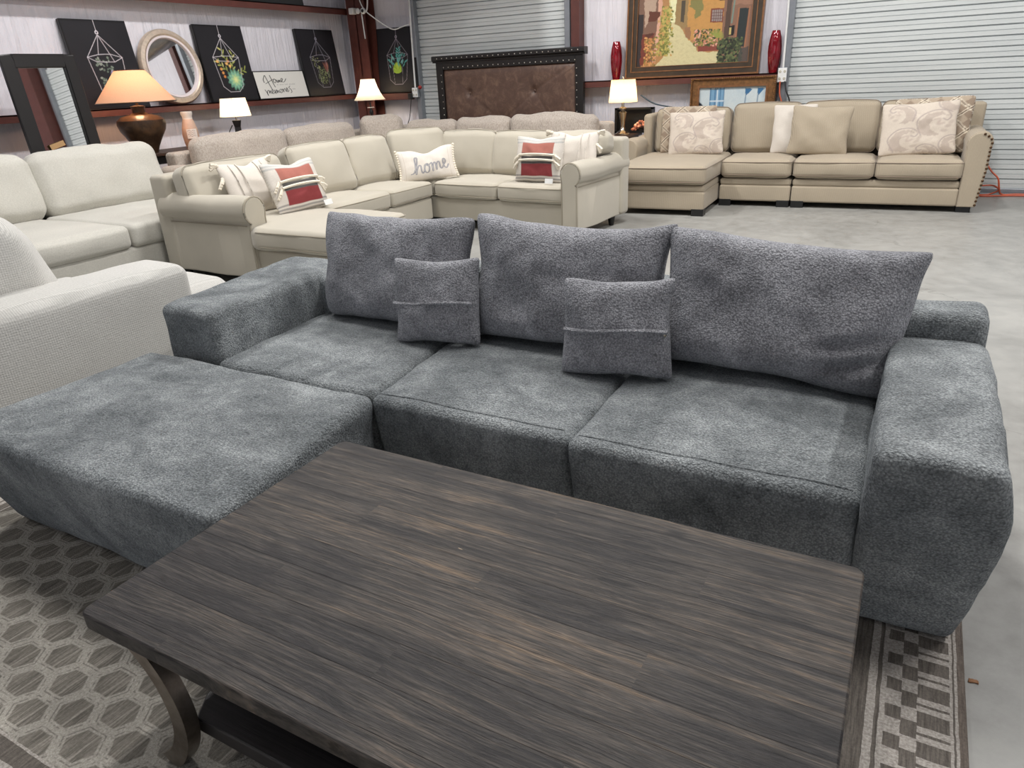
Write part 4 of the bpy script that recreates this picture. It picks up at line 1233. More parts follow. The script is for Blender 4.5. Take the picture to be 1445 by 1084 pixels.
cc = thing('armchair', 'cream basketweave armchair at the left edge beside the charcoal ottoman', 'armchair', (-3.5, 1.7, 0))
Cw = M['cream']
def ccf(o):
    # arm outer face bows slightly, front corner rounds
    return o
mk('arm', softbox(-3.34, -3.02, 1.0, 2.2, 0.05, 0.605, 0.06, (0.012, 0.01, 0.012), step=0.06, amp=0.008, seed=2), Cw, cc, angle=180)
mk('seat_base', softbox(-4.1, -3.30, 1.0, 2.18, 0.05, 0.30, 0.04, step=0.15), Cw, cc, angle=60)
cushion(cc, 'seat_cushion', Cw, (-4.08, -3.345, 1.25, 2.2, 0.28, 0.455), None, r=0.06, bulge=(0.0, 0.02, 0.03), seed=8)
mk('back_frame', softbox(-4.4, -3.1, 0.82, 1.06, 0.05, 0.78, 0.06, step=0.12), Cw, cc, angle=60)
mk('arm', softbox(-4.42, -4.1, 1.0, 1.62, 0.05, 0.56, 0.06, (0.012, 0.01, 0.012), step=0.08, seed=4), Cw, cc, angle=180)
mk('back_cushion', softbox(-4.05, -3.27, 1.30, 1.76, 0.455, 0.965, 0.15, (0.01, 0.02, 0.02), 0.05, 0.012, 5, lambda o: (o.x, o.y - 0.35 * (o.z - 0.6), o.z), 3), Cw, cc, angle=180)
co = thing('ottoman', 'small cream upholstered footstool behind the cream armchair', 'ottoman', (-3.35, 2.6, 0))
mk('upholstered_block', softbox(-3.95, -3.24, 2.26, 2.60, 0.05, 0.415, 0.07, (0.01, 0.01, 0.03), step=0.07, amp=0.006), Cw, co, angle=180)
for x in (-3.85, -3.3):
    for y in (2.33, 2.53): foot(co, x, y, 0.06, M['dark_leg'], w=0.025)

# ------------------------------------------------------------------ headboard
hb = thing('headboard', 'tall black headboard with tufted brown distressed leather and nailheads before the left roll-up door', 'headboard', (-4.91, 8.9, 0))
HY = 8.86
mk('frame_post', box(-6.01, -5.90, HY, HY + 0.07, 0, 1.60), M['black_wood'], hb, bevel=0.008, smooth=False)
mk('frame_post', box(-3.92, -3.81, HY, HY + 0.07, 0, 1.60), M['black_wood'], hb, bevel=0.008, smooth=False)
mk('top_rail', box(-5.90, -3.92, HY, HY + 0.07, 1.495, 1.60), M['black_wood'], hb, bevel=0.006, smooth=False)
mk('crown_rail', prism([(HY - 0.045, 1.66), (HY - 0.045, 1.615), (HY - 0.02, 1.60), (HY - 0.02, 1.585), (HY + 0.08, 1.585), (HY + 0.08, 1.67), (HY - 0.03, 1.67)], -6.045, -3.775, 'x'), M['black_wood'], hb, smooth=False, bevel=0.004)
btn = [(x, z) for z in (1.19, 0.78) for x in (-5.49, -4.92 + 0.0, -4.50 + 0.15)]
btn = [(-5.49, 1.19), (-4.50, 1.19), (-5.0, 0.8), (-5.7, 0.75), (-4.2, 0.75)]
NX, NZ = 110, 60; vv = []; ff = []
for i in range(NX + 1):
    for j in range(NZ + 1):
        x = -5.90 + 1.98 * i / NX; z = 0.45 + 1.045 * j / NZ
        d = 0.0
        e = min(x + 5.90, -3.92 - x, 1.495 - z); d += 0.03 * (1 - math.exp(-e / 0.03))
        for bx_, bz_ in btn:
            r2 = math.hypot(x - bx_, z - bz_); d -= 0.03 * math.exp(-(r2 / 0.05) ** 2) + 0.012 * math.exp(-(r2 / 0.16) ** 2)
        for (p, q) in (((-5.49, 1.19), (-5.9, 1.495)), ((-4.50, 1.19), (-3.92, 1.495)), ((-5.49, 1.19), (-5.0, 0.8)), ((-4.5, 1.19), (-5.0, 0.8)), ((-5.49, 1.19), (-5.7, .75)), ((-4.5, 1.19), (-4.2, .75))):
            ax, az = q[0] - p[0], q[1] - p[1]; tt = max(0, min(1, ((x - p[0]) * ax + (z - p[1]) * az) / (ax * ax + az * az)))
            dd = math.hypot(x - p[0] - tt * ax, z - p[1] - tt * az); d -= 0.006 * math.exp(-(dd / 0.012) ** 2)
        vv.append((x, HY + 0.03 - max(d, -0.01), z))
for i in range(NX):
    for j in range(NZ):
        a = i * (NZ + 1) + j; ff.append((a, a + NZ + 1, a + NZ + 2, a + 1))
pn = mk('leather_panel', (vv, ff), M['leather'], hb)
for bx_, bz_ in btn[:3]: mk('tuft_button', sphere((bx_, HY + 0.02, bz_), 0.014, 8, 6, sy=0.6), M['leather'], pn)
first = mk('nailhead', sphere((0, 0, 0), 0.0075, 8, 5, sy=0.6), M['nail_silver'], None)
first.data.transform(Matrix.Translation(first.location)); first.parent = hb; first['label'] = 'small silver nailhead'
HI = ROOTM[hb.name].inverted(); npos = []
for k in range(26): npos.append((-5.88 + k * 0.0785, HY - 0.004, 1.525))
for k in range(27): npos.append((-5.95 + k * 0.0805, HY - 0.048, 1.637))
for k in range(9): npos += [(-5.925, HY - 0.004, 0.75 + k * 0.085), (-3.895, HY - 0.004, 0.75 + k * 0.085)]
for k, p in enumerate(npos):
    n = first if k == 0 else dup(first)
    n.location = HI @ Vector(p)

# ------------------------------------------------------------------ left wall pieces
def terrarium(kind):
    ax, az = 0.70, 0.85
    def f(U, W):
        P = Paint(U, W, (32, 31, 35), ax, az)
        P.put(np.clip(P.nz(5, kind) * 0.5 + 0.3, 0, 1) * 0.25, (48, 47, 52))
        for z_ in (0.01, az - 0.01): P.line([(0, z_), (ax, z_)], 0.012, (14, 14, 16))
        line = (206, 200, 206) if kind < 2 else (150, 146, 158)
        if kind == 3: line = (176, 166, 178)
        wl = 0.0055 if kind < 2 else 0.0045
        def q(u, t): return (u * ax, (1 - t) * az)
        lo = q(0.24, .415); hi = q(0.78, .42); bl = q(0.42, .385) if kind != 1 else q(0.44, .40); br = q(0.60, .38) if kind != 1 else q(0.6, .40)
        fl = q(0.36, .465); frr = q(0.64, .47); top = q(0.5, .165)
        bL = q(.30, .80); bR = q(.73, .80); b1 = q(.42, .875); b2 = q(.62, .875)
        P.line([q(0.5, 0), q(0.5, .12)], wl, line)
        # plants
        rg_ = random.Random(kind * 7 + 1)
        def leaf(x, z, a, L, w_, c): P.ell(x + math.cos(a) * L / 2, z + math.sin(a) * L / 2, L / 2, w_, c, a, 1, 0.3)
        if kind == 0:
            for k in range(70):
                u = rg_.uniform(.34, .62); t = rg_.uniform(.42, .84); x, z = q(u + (t - .5) * .1, t)
                P.ell(x, z, rg_.uniform(.010, .020), rg_.uniform(.008, .014), rg_.choice([(120, 132, 120), (96, 110, 98), (142, 150, 140)]), rg_.random() * 3)
            for k in range(26):
                x, z = q(rg_.uniform(.52, .72), rg_.uniform(.54, .74)); P.ell(x, z, .018, .013, rg_.choice([(128, 120, 146), (158, 150, 172)]), rg_.random() * 3)
        if kind == 1:
            for (x0, t0, x1, t1) in ((.56, .62, .44, .30), (.58, .62, .66, .36), (.60, .66, .86, .58), (.5, .62, .30, .46)):
                a0 = q(x0, t0); a1 = q(x1, t1); P.line([a0, a1], .007, (132, 140, 74))
                for k in range(6):
                    t = (k + 1) / 6.5; x = a0[0] + (a1[0] - a0[0]) * t; z = a0[1] + (a1[1] - a0[1]) * t
                    an = math.atan2(a1[1] - a0[1], a1[0] - a0[0]); leaf(x, z, an + (0.7 if k % 2 else -0.7), .062, .011, rg_.choice([(168, 172, 98), (146, 152, 80), (196, 190, 120)]))
            for (u, t) in ((.31, .47), (.35, .57), (.37, .62), (.385, .67), (.49, .50), (.53, .47), (.55, .53)): P.ell(*q(u, t), .022, .02, rg_.choice([(216, 150, 84), (232, 176, 110), (206, 132, 70)]), 0, 1, .4)
            cx, cz = q(.60, .715)
            for ring, (rr, n_, c) in enumerate(((.135, 13, (94, 142, 122)), (.11, 11, (132, 180, 152)), (.075, 8, (168, 200, 148)), (.04, 6, (208, 216, 150)))):
                for k in range(n_):
                    a = 2 * math.pi * k / n_ + ring * 0.3; leaf(cx, cz, a, rr, .027 - ring * .004, c)
            P.ell(cx, cz, .016, .016, (222, 226, 160))
        if kind == 2:
            for k in range(170):
                a = rg_.random() * 6.3; rr = rg_.random() ** .5; x, z = q(.52 + .16 * rr * math.cos(a), .69 + .13 * rr * math.sin(a))
                leaf(x, z, a + 1.57, .02, .004, rg_.choice([(120, 132, 92), (92, 104, 72), (150, 158, 116)]))
            for k in range(9): leaf(*q(.62, .66), 1.2 + k * .09, .13 + .02 * (k % 3), .010, rg_.choice([(140, 92, 80), (112, 72, 64)]))
            for k in range(24): x, z = q(rg_.uniform(.3, .48), rg_.uniform(.42, .6)); leaf(x, z, rg_.random() * 3, .03, .006, (130, 136, 96))
        if kind == 3:
            cx, cz = q(.5, .70)
            for k in range(26): a = 1.57 + (k - 12.5) * .11; leaf(cx + (k - 12.5) * .003, cz + .0, a, .16 - abs(k - 12.5) * .003, .013, rg_.choice([(176, 204, 74), (200, 222, 96), (150, 184, 60)]))
            for k in range(30):
                u = rg_.uniform(.30, .72); t = rg_.uniform(.44, .62); leaf(*q(u, t), 1.57 + (u - .5) * -4 + rg_.uniform(-.4, .4), .06, .009, rg_.choice([(96, 176, 170), (132, 200, 196)]))
            P.line([q(.52, .5), q(.55, .30)], .006, (90, 170, 160))
            for k in range(8): leaf(*q(.525 + k * .003, .47 - k * .02), 0.7 if k % 2 else 2.4, .06, .010, rg_.choice([(90, 170, 166), (110, 190, 180)]))
        for a, b in ((top, lo), (top, hi), (top, bl), (top, frr), (lo, bl), (bl, br), (br, hi), (lo, fl), (fl, frr), (frr, hi), (lo, bL), (hi, bR), (bL, b1), (b1, b2), (b2, bR)):
            P.line([a, b], wl, line)
        if kind in (2, 3):
            P.line([fl, b1], wl * .8, line); P.line([frr, b2], wl * .8, line)
        ex, ez = q(.5, .14); d = np.abs(np.hypot(P.x - ex, P.z - ez) - .014); P.put((d < .005) * 1.0, line)
        P.line([(0, 0.0), (0, az)], 0.02, (12, 12, 14))
        return P.img
    return f
def leftwall_T(y0, lean, z=1.246, x=-7.53):
    # local x -> +y world, faces +x, leaning back to the wall
    return TRS((x, y0, z), R(90), -lean)
def wall_canvas(label, y0, w_, h_, kind, T, res=(130, 160), group='framed terrarium prints'):
    rt = thing('canvas_print', label, 'picture', tuple(T @ Vector((w_ / 2, 0, 0))), 0, group)
    mk('stretched_canvas', xf(box(0, w_, 0.002, 0.045, 0, h_), T), M['black'], rt, smooth=False, bevel=0.003)
    mk('printed_face', xf(canvas(w_, h_, *res, terrarium(kind)), T), M['printed_canvas'], rt)
    return rt
LN = math.asin(0.115 / 0.86)
wall_canvas('black canvas print of a hanging glass terrarium with grey succulents, left of the round mirror', 4.73, 0.715, 0.86, 0, leftwall_T(4.735, LN))
wall_canvas('black canvas print of a terrarium with big green succulent, right of the round mirror', 6.30, 0.72, 0.86, 1, leftwall_T(6.305, LN))
wall_canvas('black canvas print of a terrarium with moss and red leaves, right of the word sign', 7.95, 0.74, 0.86, 2, leftwall_T(7.955, LN))
wall_canvas('black canvas print of a terrarium with bright lime plant, right of the steel column', -7.1, 0.68, 0.85, 3, TRS((-7.10, 8.965, 1.237), 0, -R(4.5)))
# partly hidden black canvas at the far left and one on the upper rail
t_ = leftwall_T(3.2, LN); r_ = thing('canvas_print', 'black canvas at the left edge of the wall rail, behind the tall mirror', 'picture', (-7.53, 3.5, 1.246))
mk('stretched_canvas', xf(box(0, 0.66, 0, 0.045, 0, 0.30), t_), M['black'], r_, smooth=False, bevel=0.003)
t_ = TRS((-7.54, 6.95, 2.372), R(90), -R(8)); r_ = thing('canvas_print', 'dark canvas on the upper wall rail, only its lower edge in view', 'picture', (-7.54, 7.5, 2.372))
mk('stretched_canvas', xf(box(0, 1.15, 0, 0.04, 0, 0.8), t_), M['black'], r_, smooth=False, bevel=0.003)
# sign
SIGN_H = [[(.16, .60), (.155, .70), (.18, .80), (.205, .86), (.225, .70), (.25, .52), (.275, .34)], [(.30, .86), (.315, .72), (.33, .56), (.35, .42)], [(.18, .56), (.25, .62), (.33, .70), (.38, .72)],
          [(.37, .72), (.345, .66), (.36, .58), (.39, .60), (.395, .68), (.37, .72), (.41, .68)], [(.41, .68), (.43, .58), (.445, .68), (.46, .60), (.475, .68), (.49, .60), (.51, .62)], [(.51, .62), (.54, .70), (.52, .74), (.505, .66), (.53, .59), (.57, .62), (.61, .72)]]
SIGN_M = [[(.13, .34), (.155, .22), (.165, .12), (.165, .26), (.20, .32), (.205, .20), (.225, .30), (.24, .20), (.26, .20)], [(.26, .22), (.285, .28), (.275, .34), (.255, .26), (.275, .18), (.31, .24)],
          [(.31, .32), (.325, .18), (.335, .28), (.355, .32), (.36, .20), (.38, .30), (.395, .22), (.42, .24)], [(.44, .34), (.415, .28), (.43, .20), (.455, .22), (.46, .32), (.44, .34), (.48, .32)],
          [(.48, .34), (.495, .22), (.50, .32), (.53, .34)], [(.53, .36), (.54, .24), (.56, .26)], [(.56, .26), (.585, .34), (.57, .38), (.56, .28), (.58, .22), (.61, .30)], [(.65, .44), (.62, .38), (.65, .32), (.66, .22), (.635, .18)]]
def paint_sign(U, W):
    P = Paint(U, W, (222, 220, 214), 1.0, 1.0)
    X, Z = U, W
    for st in SIGN_H: P.curve(st, 0.014, (22, 22, 26), 5, 0.008)
    for st in SIGN_M: P.curve(st, 0.013, (22, 22, 26), 5, 0.008)
    # is where your favorite / happen
    x = 0.40
    for wd in (2, 5, 4, 8):
        for k in range(wd):
            h_ = (0.035, 0.05, 0.03)[(k * 7 + wd) % 3]
            P.line([(x, 0.485), (x, 0.485 + h_)], 0.004, (120, 118, 120)); P.line([(x, 0.485 + (0.0 if k % 2 else h_ * 0.8)), (x + 0.010, 0.485 + (0.0 if k % 2 else h_ * 0.8))], 0.006, (120, 118, 120)); x += 0.0165
        x += 0.022
    for k in range(4): P.line([(0.69 + k * .016, 0.30), (0.69 + k * .016, 0.335)], 0.004, (130, 128, 130)); P.line([(0.69 + k * .016, 0.33), (0.70 + k * .016, 0.33)], 0.005, (130, 128, 130))
    return P.img
T = leftwall_T(7.06, 0.2, x=-7.535); sr = thing('word_sign', 'white rectangular word sign reading Home and memories in black script, between two terrarium prints', 'sign', (-7.53, 7.5, 1.246))
mk('sign_frame', xf(join(box(0, .88, 0.004, .02, 0, .335), box(-.008, 0, -.002, .02, 0, .335), box(.88, .888, -.002, .02, 0, .335), box(-.008, .888, -.002, .02, -.0, .008), box(-.008, .888, -.002, .02, .332, .343)), T), M['black'], sr, smooth=False)
mk('sign_face', xf(canvas(.88, .335, 260, 100, paint_sign), T), M['printed_canvas'], sr)
# round mirror
rm = thing('round_mirror', 'round wall mirror in a pale silvery frame with a white inner bead', 'mirror', (-7.53, 5.885, 1.246))
T = TRS((-7.54, 5.885, 1.246), R(90), -R(8))
def ring(r0, r1, prof, seg=56):
    """profile list of (radius, y)"""
    v = []; f = []; n = len(prof)
    for k in range(seg):
        a = 2 * math.pi * k / seg
        for r_, y in prof: v.append((r_ * math.cos(a), y, 0.40 + r_ * math.sin(a)))
    for k in range(seg):
        k2 = (k + 1) % seg
        for i in range(n): j = (i + 1) % n; f.append((k * n + i, k2 * n + i, k2 * n + j, k * n + j))
    return v, f
mk('mirror_frame', xf(ring(0, 0, [(.40, .03), (.40, 0), (.385, -.022), (.345, -.03), (.325, -.015), (.325, .03)]), T), M['silver_frame'], rm)
mk('inner_bead', xf(ring(0, 0, [(.326, .01), (.326, -.022), (.305, -.018), (.295, .0), (.295, .01)]), T), M['white_frame'], rm)
v = [(.30 * math.cos(2 * math.pi * k / 56), 0.004, .40 + .30 * math.sin(2 * math.pi * k / 56)) for k in range(56)]
mk('mirror_glass', xf((v, [tuple(range(56))]), T), M['mirror'], rm, smooth=False)
# tall floor mirror
fm = thing('floor_mirror', 'tall rectangular mirror in a wide black frame leaning behind the cream sofa', 'mirror', (-6.82, 4.05, 0))
T = TRS((-6.80, 3.70, 0.0), R(90), -R(4.5)); W_, H_, B_ = 0.655, 1.735, 0.105
mk('frame', xf(join(box(0, B_, 0, .04, 0, H_), box(W_ - B_, W_, 0, .04, 0, H_), box(B_, W_ - B_, 0, .04, H_ - B_, H_), box(B_, W_ - B_, 0, .04, 0, B_)), T), M['black_wood'], fm, smooth=False, bevel=0.008)
mk('inner_lip', xf(join(box(B_ - .002, B_ + .02, .008, .03, B_, H_ - B_), box(W_ - B_ - .02, W_ - B_ + .002, .008, .03, B_, H_ - B_)), T), M['black'], fm, smooth=False)
mk('mirror_glass', xf(box(B_, W_ - B_, .018, .02, B_, H_ - B_), T), M['mirror'], fm, smooth=False)
tg = mk('paper_tag', xf(box(.17, .31, -.004, -.001, .96, 1.005), T @ TRS((0.0, 0, 0), 0) @ Matrix.Translation((.24, 0, .98)) @ Matrix.Rotation(R(-14), 4, 'Y') @ Matrix.Translation((-.24, 0, -.98))), M['tagpaper'], fm, smooth=False)
# console table behind the sofas
cn = thing('console_table', 'dark walnut console table along the left wall holding the big urn lamp and vase', 'table', (-7.05, 5.5, 0))
mk('tabletop', box(-7.3, -6.80, 4.42, 6.55, 0.78, 0.81), M['brown_table'], cn, smooth=False, bevel=0.005)
mk('apron', box(-7.27, -6.83, 4.46, 6.51, 0.70, 0.78), M['black_wood'], cn, smooth=False)
for x in (-7.26, -6.88):
    for y in (4.47, 6.46): mk('leg', box(x, x + 0.04, y, y + 0.04, 0, 0.70), M['black_wood'], cn, smooth=False, bevel=0.003)
# urn lamp
LX, LY = -7.02, 4.93
ul = thing('table_lamp', 'lit table lamp with a dark bronze urn base and wide peach cone shade', 'lamp', (LX, LY, 0.81))
mk('urn_base', lathe([(.10, .812), (.105, .83), (.12, .87), (.165, .95), (.215, 1.03), (.232, 1.09), (.225, 1.13), (.18, 1.165), (.09, 1.185), (.062, 1.20), (.06, 1.235), (.072, 1.262), (.03, 1.27)], LX, LY, 32), M['lampbase'], ul)
mk('lamp_shade', lathe([(.375, 1.30), (.14, 1.595)], LX, LY, 36, cap=False), M['shade_warm'], ul)
mk('shade_rim', join(tube([(LX + .375 * math.cos(a), LY + .375 * math.sin(a), 1.30) for a in np.linspace(0, 2 * math.pi, 37)[:-1]], .005, 5, True), tube([(LX + .14 * math.cos(a), LY + .14 * math.sin(a), 1.595) for a in np.linspace(0, 2 * math.pi, 25)[:-1]], .005, 5, True)), M['lampbase'], ul)
mk('socket', lathe([(.015, 1.265), (.015, 1.36)], LX, LY, 10), M['lampbase'], ul)
mk('bulb', sphere((LX, LY, 1.41), .03), M['bulb'], ul); bulb_light((LX, LY, 1.41), 13, (1, 0.60, 0.34), .05)
# bottle vase
VX, VY = -7.1, 5.55
vz = thing('vase', 'pinkish bottle vase with a white neck and lettered patch beside the urn lamp', 'vase', (VX, VY, 0.81))
mk('vase_body', lathe([(.07, .812), (.08, .86), (.088, .93), (.08, 1.0), (.062, 1.07), (.052, 1.10)], VX, VY, 24), M['vase'], vz)
mk('vase_neck', lathe([(.052, 1.10), (.052, 1.13), (.062, 1.15), (.062, 1.175), (.05, 1.178)], VX, VY, 24), M['vase_neck'], vz)
def paint_tag(U, W):
    P = Paint(U, W, (228, 216, 206), 1, 1)
    for k, z in enumerate((.8, .62, .44, .26)):
        P.curve([(.12 + .1 * (k % 2), z), (.3, z + .06), (.45, z - .04), (.6, z + .05), (.8, z)], .035, (120, 96, 86), 4)
    return P.img
cvs = canvas(1, 1, 30, 30, paint_tag); vv = []
for (u, _, z) in cvs[0]:
    a = R(-62 + 70 * u); vv.append((VX + .0925 * math.cos(a), VY + .0925 * math.sin(a) , .90 + .10 * z))
mk('lettered_patch', (vv, cvs[1], cvs[2]), M['printed_cloth'], vz)
# small hourglass lamp
HX, HYY = -7.1, 6.22
hl = thing('table_lamp', 'small lit table lamp with a black hourglass base and square white shade', 'lamp', (HX, HYY, 0.81))
mk('hourglass_base', lathe([(.075, .812), (.075, .83), (.05, .93), (.047, .97), (.068, 1.035), (.068, 1.045)], HX, HYY, 4), M['black_wood'], hl, smooth=False, bevel=0.004)
sq = lambda s, z: [(HX - s, HYY - s, z), (HX + s, HYY - s, z), (HX + s, HYY + s, z), (HX - s, HYY + s, z)]
mk('lamp_shade', (sq(.125, 1.085) + sq(.10, 1.285), [(0, 1, 5, 4), (1, 2, 6, 5), (2, 3, 7, 6), (3, 0, 4, 7)]), M['shade_white'], hl, smooth=False)
mk('socket', lathe([(.01, 1.045), (.01, 1.12)], HX, HYY, 8), M['chrome'], hl)
mk('bulb', sphere((HX, HYY, 1.16), .025), M['bulb'], hl); bulb_light((HX, HYY, 1.16), 7, (1, 0.84, 0.62), .04)
mk('cord', tube(smoothpath([(HX - .03, HYY - .05, .99), (HX - .02, HYY - .12, .92), (HX, HYY - .2, .83)]), .006), M['cord_black'], hl)

# floor lamp in the corner
FX, FY = -7.03, 8.62
fl_ = thing('floor_lamp', 'lit floor lamp with a white bell shade on a slim dark pole in the corner', 'lamp', (FX, FY, 0))
mk('base', lathe([(.14, 0), (.14, .015), (.05, .04), (.02, .06)], FX, FY, 24), M['black'], fl_)
mk('pole', lathe([(.014, .04), (.014, .95), (.028, .985), (.03, 1.0), (.014, 1.03), (.012, 1.12)], FX, FY, 12), M['black'], fl_)
mk('shade_collar', lathe([(.05, 1.05), (.05, 1.06)], FX, FY, 16), M['white_plastic'], fl_)
mk('lamp_shade', lathe([(.225, 1.155), (.19, 1.20), (.155, 1.26), (.125, 1.33), (.105, 1.40), (.10, 1.43)], FX, FY, 32, cap=False), M['shade_white'], fl_)
mk('bulb', sphere((FX, FY, 1.28), .03), M['bulb'], fl_); bulb_light((FX, FY, 1.28), 9, (1, 0.82, 0.62), .05)

# right side: end table, lamp, fireplace
et = thing('end_table', 'dark brown end table between the sage and oatmeal sectionals', 'table', (-3.1, 8.5, 0))
mk('tabletop', prism([(-3.42, 8.28), (-3.08, 8.28), (-3.02, 8.34), (-3.02, 8.86), (-3.42, 8.86)], 0.635, 0.665), M['brown_table'], et, smooth=False, bevel=0.004)
mk('cabinet', box(-3.38, -3.06, 8.32, 8.84, 0.0, 0.635), M['black_wood'], et, smooth=False)
bl_ = thing('table_lamp', 'lit table lamp with polished metal baluster base and cream shade on the end table', 'lamp', (-3.15, 8.52, 0.665))
mk('baluster_base', lathe([(.085, .667), (.085, .68), (.06, .695), (.035, .715), (.022, .76), (.03, .83), (.048, .90), (.052, .915), (.02, .935), (.03, .95), (.05, .965), (.018, .98), (.014, 1.04)], -3.15, 8.52, 24), M['chrome'], bl_)
mk('lamp_shade', lathe([(.168, 1.03), (.14, 1.275)], -3.15, 8.52, 36, cap=False), M['shade_cream'], bl_)
mk('finial', lathe([(.004, 1.25), (.004, 1.285), (.012, 1.295), (.004, 1.31)], -3.15, 8.52, 10), M['chrome'], bl_)
mk('bulb', sphere((-3.15, 8.52, 1.13), .03), M['bulb'], bl_); bulb_light((-3.15, 8.52, 1.13), 10, (1, 0.74, 0.45), .05)
fp_ = thing('electric_fireplace', 'black framed electric fireplace insert with glowing logs behind the cream-shaded lamp', 'fireplace', (-3.0, 8.78, 0.665))
mk('firebox', join(box(-3.33, -2.855, 8.79, 8.83, .667, .955), box(-3.33, -3.30, 8.72, 8.80, .667, .955), box(-2.875, -2.855, 8.72, 8.80, .667, .955), box(-3.33, -2.855, 8.72, 8.80, .935, .955), box(-3.33, -2.855, 8.72, 8.80, .667, .69)), M['black'], fp_, smooth=False)
logs = [tube([(-3.12 + .03 * k, 8.755, .70 + .022 * k), (-2.945 + .015 * k, 8.76, .71 + .028 * (3 - k))], .016, 8) for k in range(4)]
logs += [sphere((-3.05 + .028 * k, 8.765, .74 + .02 * (2 - abs(k - 1.5))), .022, 8, 6, sz=1.9) for k in range(-1, 4)]
mk('glowing_logs', join(*logs), M['ember'], fp_)
cb = mk('lamp_cord', tube(smoothpath([(-3.05, 8.86, 1.09), (-2.89, 8.86, .995), (-2.72, 8.86, .955), (-2.55, 8.87, .93)]), .009), simple('teal_cord', (40, 62, 76), .5)); tag(cb, 'dark blue cord sloping down the white wall beside the cream-shaded lamp', 'cord')

# ------------------------------------------------------------------ paintings on the right rail
def paint_street(U, W):
    Xp = 170 + 1000 * U; Yp = 598 - 55 * U - 820 * (W * 0.90)
    P = Paint(U, W, (196, 150, 96)); P.x = Xp / 1000; P.z = Yp / 1000
    q = lambda L: [(a / 1000, b / 1000) for a, b in L]
    P.poly(q([(120, -400), (1250, -400), (1250, 700), (120, 700)]), (172, 128, 84))
    P.poly(q([(380, -400), (640, -400), (620, 250), (480, 220)]), (206, 196, 140)); P.poly(q([(430, -400), (560, -400), (530, 200), (470, 200)]), (222, 220, 176), .006)
    P.poly(q([(430, 200), (500, 190), (560, 240), (600, 300), (700, 400), (730, 460), (920, 455), (920, 560), (330, 600), (440, 480), (460, 330)]), (206, 196, 152), .008)
    P.poly(q([(600, -400), (950, -400), (940, 340), (760, 330), (640, 360), (600, 250)]), (190, 142, 82), .004)
    P.poly(q([(520, -400), (625, -400), (620, 280), (560, 240), (510, 210)]), (150, 124, 84), .008); P.poly(q([(560, 10), (595, 10), (590, 200), (560, 190)]), (78, 70, 58))
    P.poly(q([(600, 240), (650, 240), (660, 350), (610, 330)]), (150, 110, 80), .006)
    P.put(np.clip(P.nz(55, 2), 0, 1) * 0.18, (120, 96, 60))
    # ivy down the wall
    P.poly(q([(640, -400), (800, -400), (740, 100), (690, 180), (650, 60)]), (128, 122, 74), .03)
    P.poly(q([(820, 85), (930, 85), (930, 205), (820, 205)]), (126, 70, 52)); P.poly(q([(832, 97), (922, 97), (922, 195), (832, 195)]), (150, 136, 132))
    for k in range(1, 5): P.line(q([(832 + 18 * k, 97), (832 + 18 * k, 195)]), .005, (96, 64, 58))
    for k in range(1, 4): P.line(q([(832, 97 + 25 * k), (922, 97 + 25 * k)]), .005, (96, 64, 58))
    P.poly(q([(870, -40), (960, -40), (960, 20), (880, 20)]), (50, 46, 44))
    # right building with door
    P.poly(q([(930, -400), (1230, -400), (1230, 560), (930, 560)]), (132, 98, 80), .004); P.poly(q([(1005, -400), (1200, -400), (1200, 60), (1005, 60)]), (150, 112, 92), .01)
    P.poly(q([(970, -400), (1005, -400), (990, 340), (945, 340)]), (84, 66, 56)); P.line(q([(1020, -40), (1005, 210)]), .012, (112, 136, 126))
    P.poly(q([(1065, 90), (1140, 90), (1130, 420), (1050, 400)]), (44, 50, 50)); P.line(q([(1058, 90), (1048, 400)]), .010, (160, 108, 78)); P.line(q([(1146, 80), (1130, 420)]), .010, (160, 108, 78))
    P.poly(q([(985, 240), (1035, 230), (1030, 320), (985, 320)]), (36, 34, 34)); P.poly(q([(988, 250), (1008, 250), (1008, 310), (988, 310)]), (190, 170, 110))
    # flower box
    rg_ = random.Random(4)
    P.poly(q([(725, 410), (905, 395), (905, 445), (735, 455)]), (128, 66, 56))
    for k in range(220):
        x, y = rg_.uniform(690, 905), rg_.uniform(265, 405); P.ell(x / 1000, y / 1000, .011, .008, rg_.choice([(86, 88, 52), (112, 114, 62), (66, 70, 44), (196, 130, 110), (214, 160, 140), (140, 134, 70)]), rg_.random() * 3)
    for k in range(12): a = -2.6 + k * .25; P.line(q([(885, 330), (885 + 60 * math.cos(a), 330 + 60 * math.sin(a))]), .008, (140, 146, 72))
    for k in range(260):
        x, y = rg_.uniform(905, 1110), rg_.uniform(340, 560); P.ell(x / 1000, y / 1000, .016, .010, rg_.choice([(52, 58, 42), (74, 82, 56), (100, 108, 70), (40, 44, 36)]), rg_.random() * 3)
    P.poly(q([(1090, 430), (1250, 400), (1250, 560), (1080, 560)]), (72, 70, 68), .01, .8)
    # left terrace and flowers
    P.poly(q([(120, -400), (400, -400), (370, 130), (345, 560), (120, 610)]), (120, 92, 78), .006); P.poly(q([(210, -400), (340, -400), (330, 110), (230, 240)]), (176, 152, 134), .01)
    P.poly(q([(150, 120), (222, 120), (210, 610), (140, 610)]), (54, 48, 48)); P.poly(q([(345, -400), (400, -400), (380, 200), (345, 560), (320, 560), (350, 200)]), (206, 160, 138), .004)
    P.poly(q([(215, 300), (330, 290), (290, 560), (205, 590)]), (110, 56, 46), .012); P.poly(q([(270, 100), (375, 95), (370, 130), (330, 190), (260, 190)]), (96, 56, 44), .01)
    P.poly(q([(240, 300), (310, 285), (320, 300), (250, 340)]), (84, 52, 42))
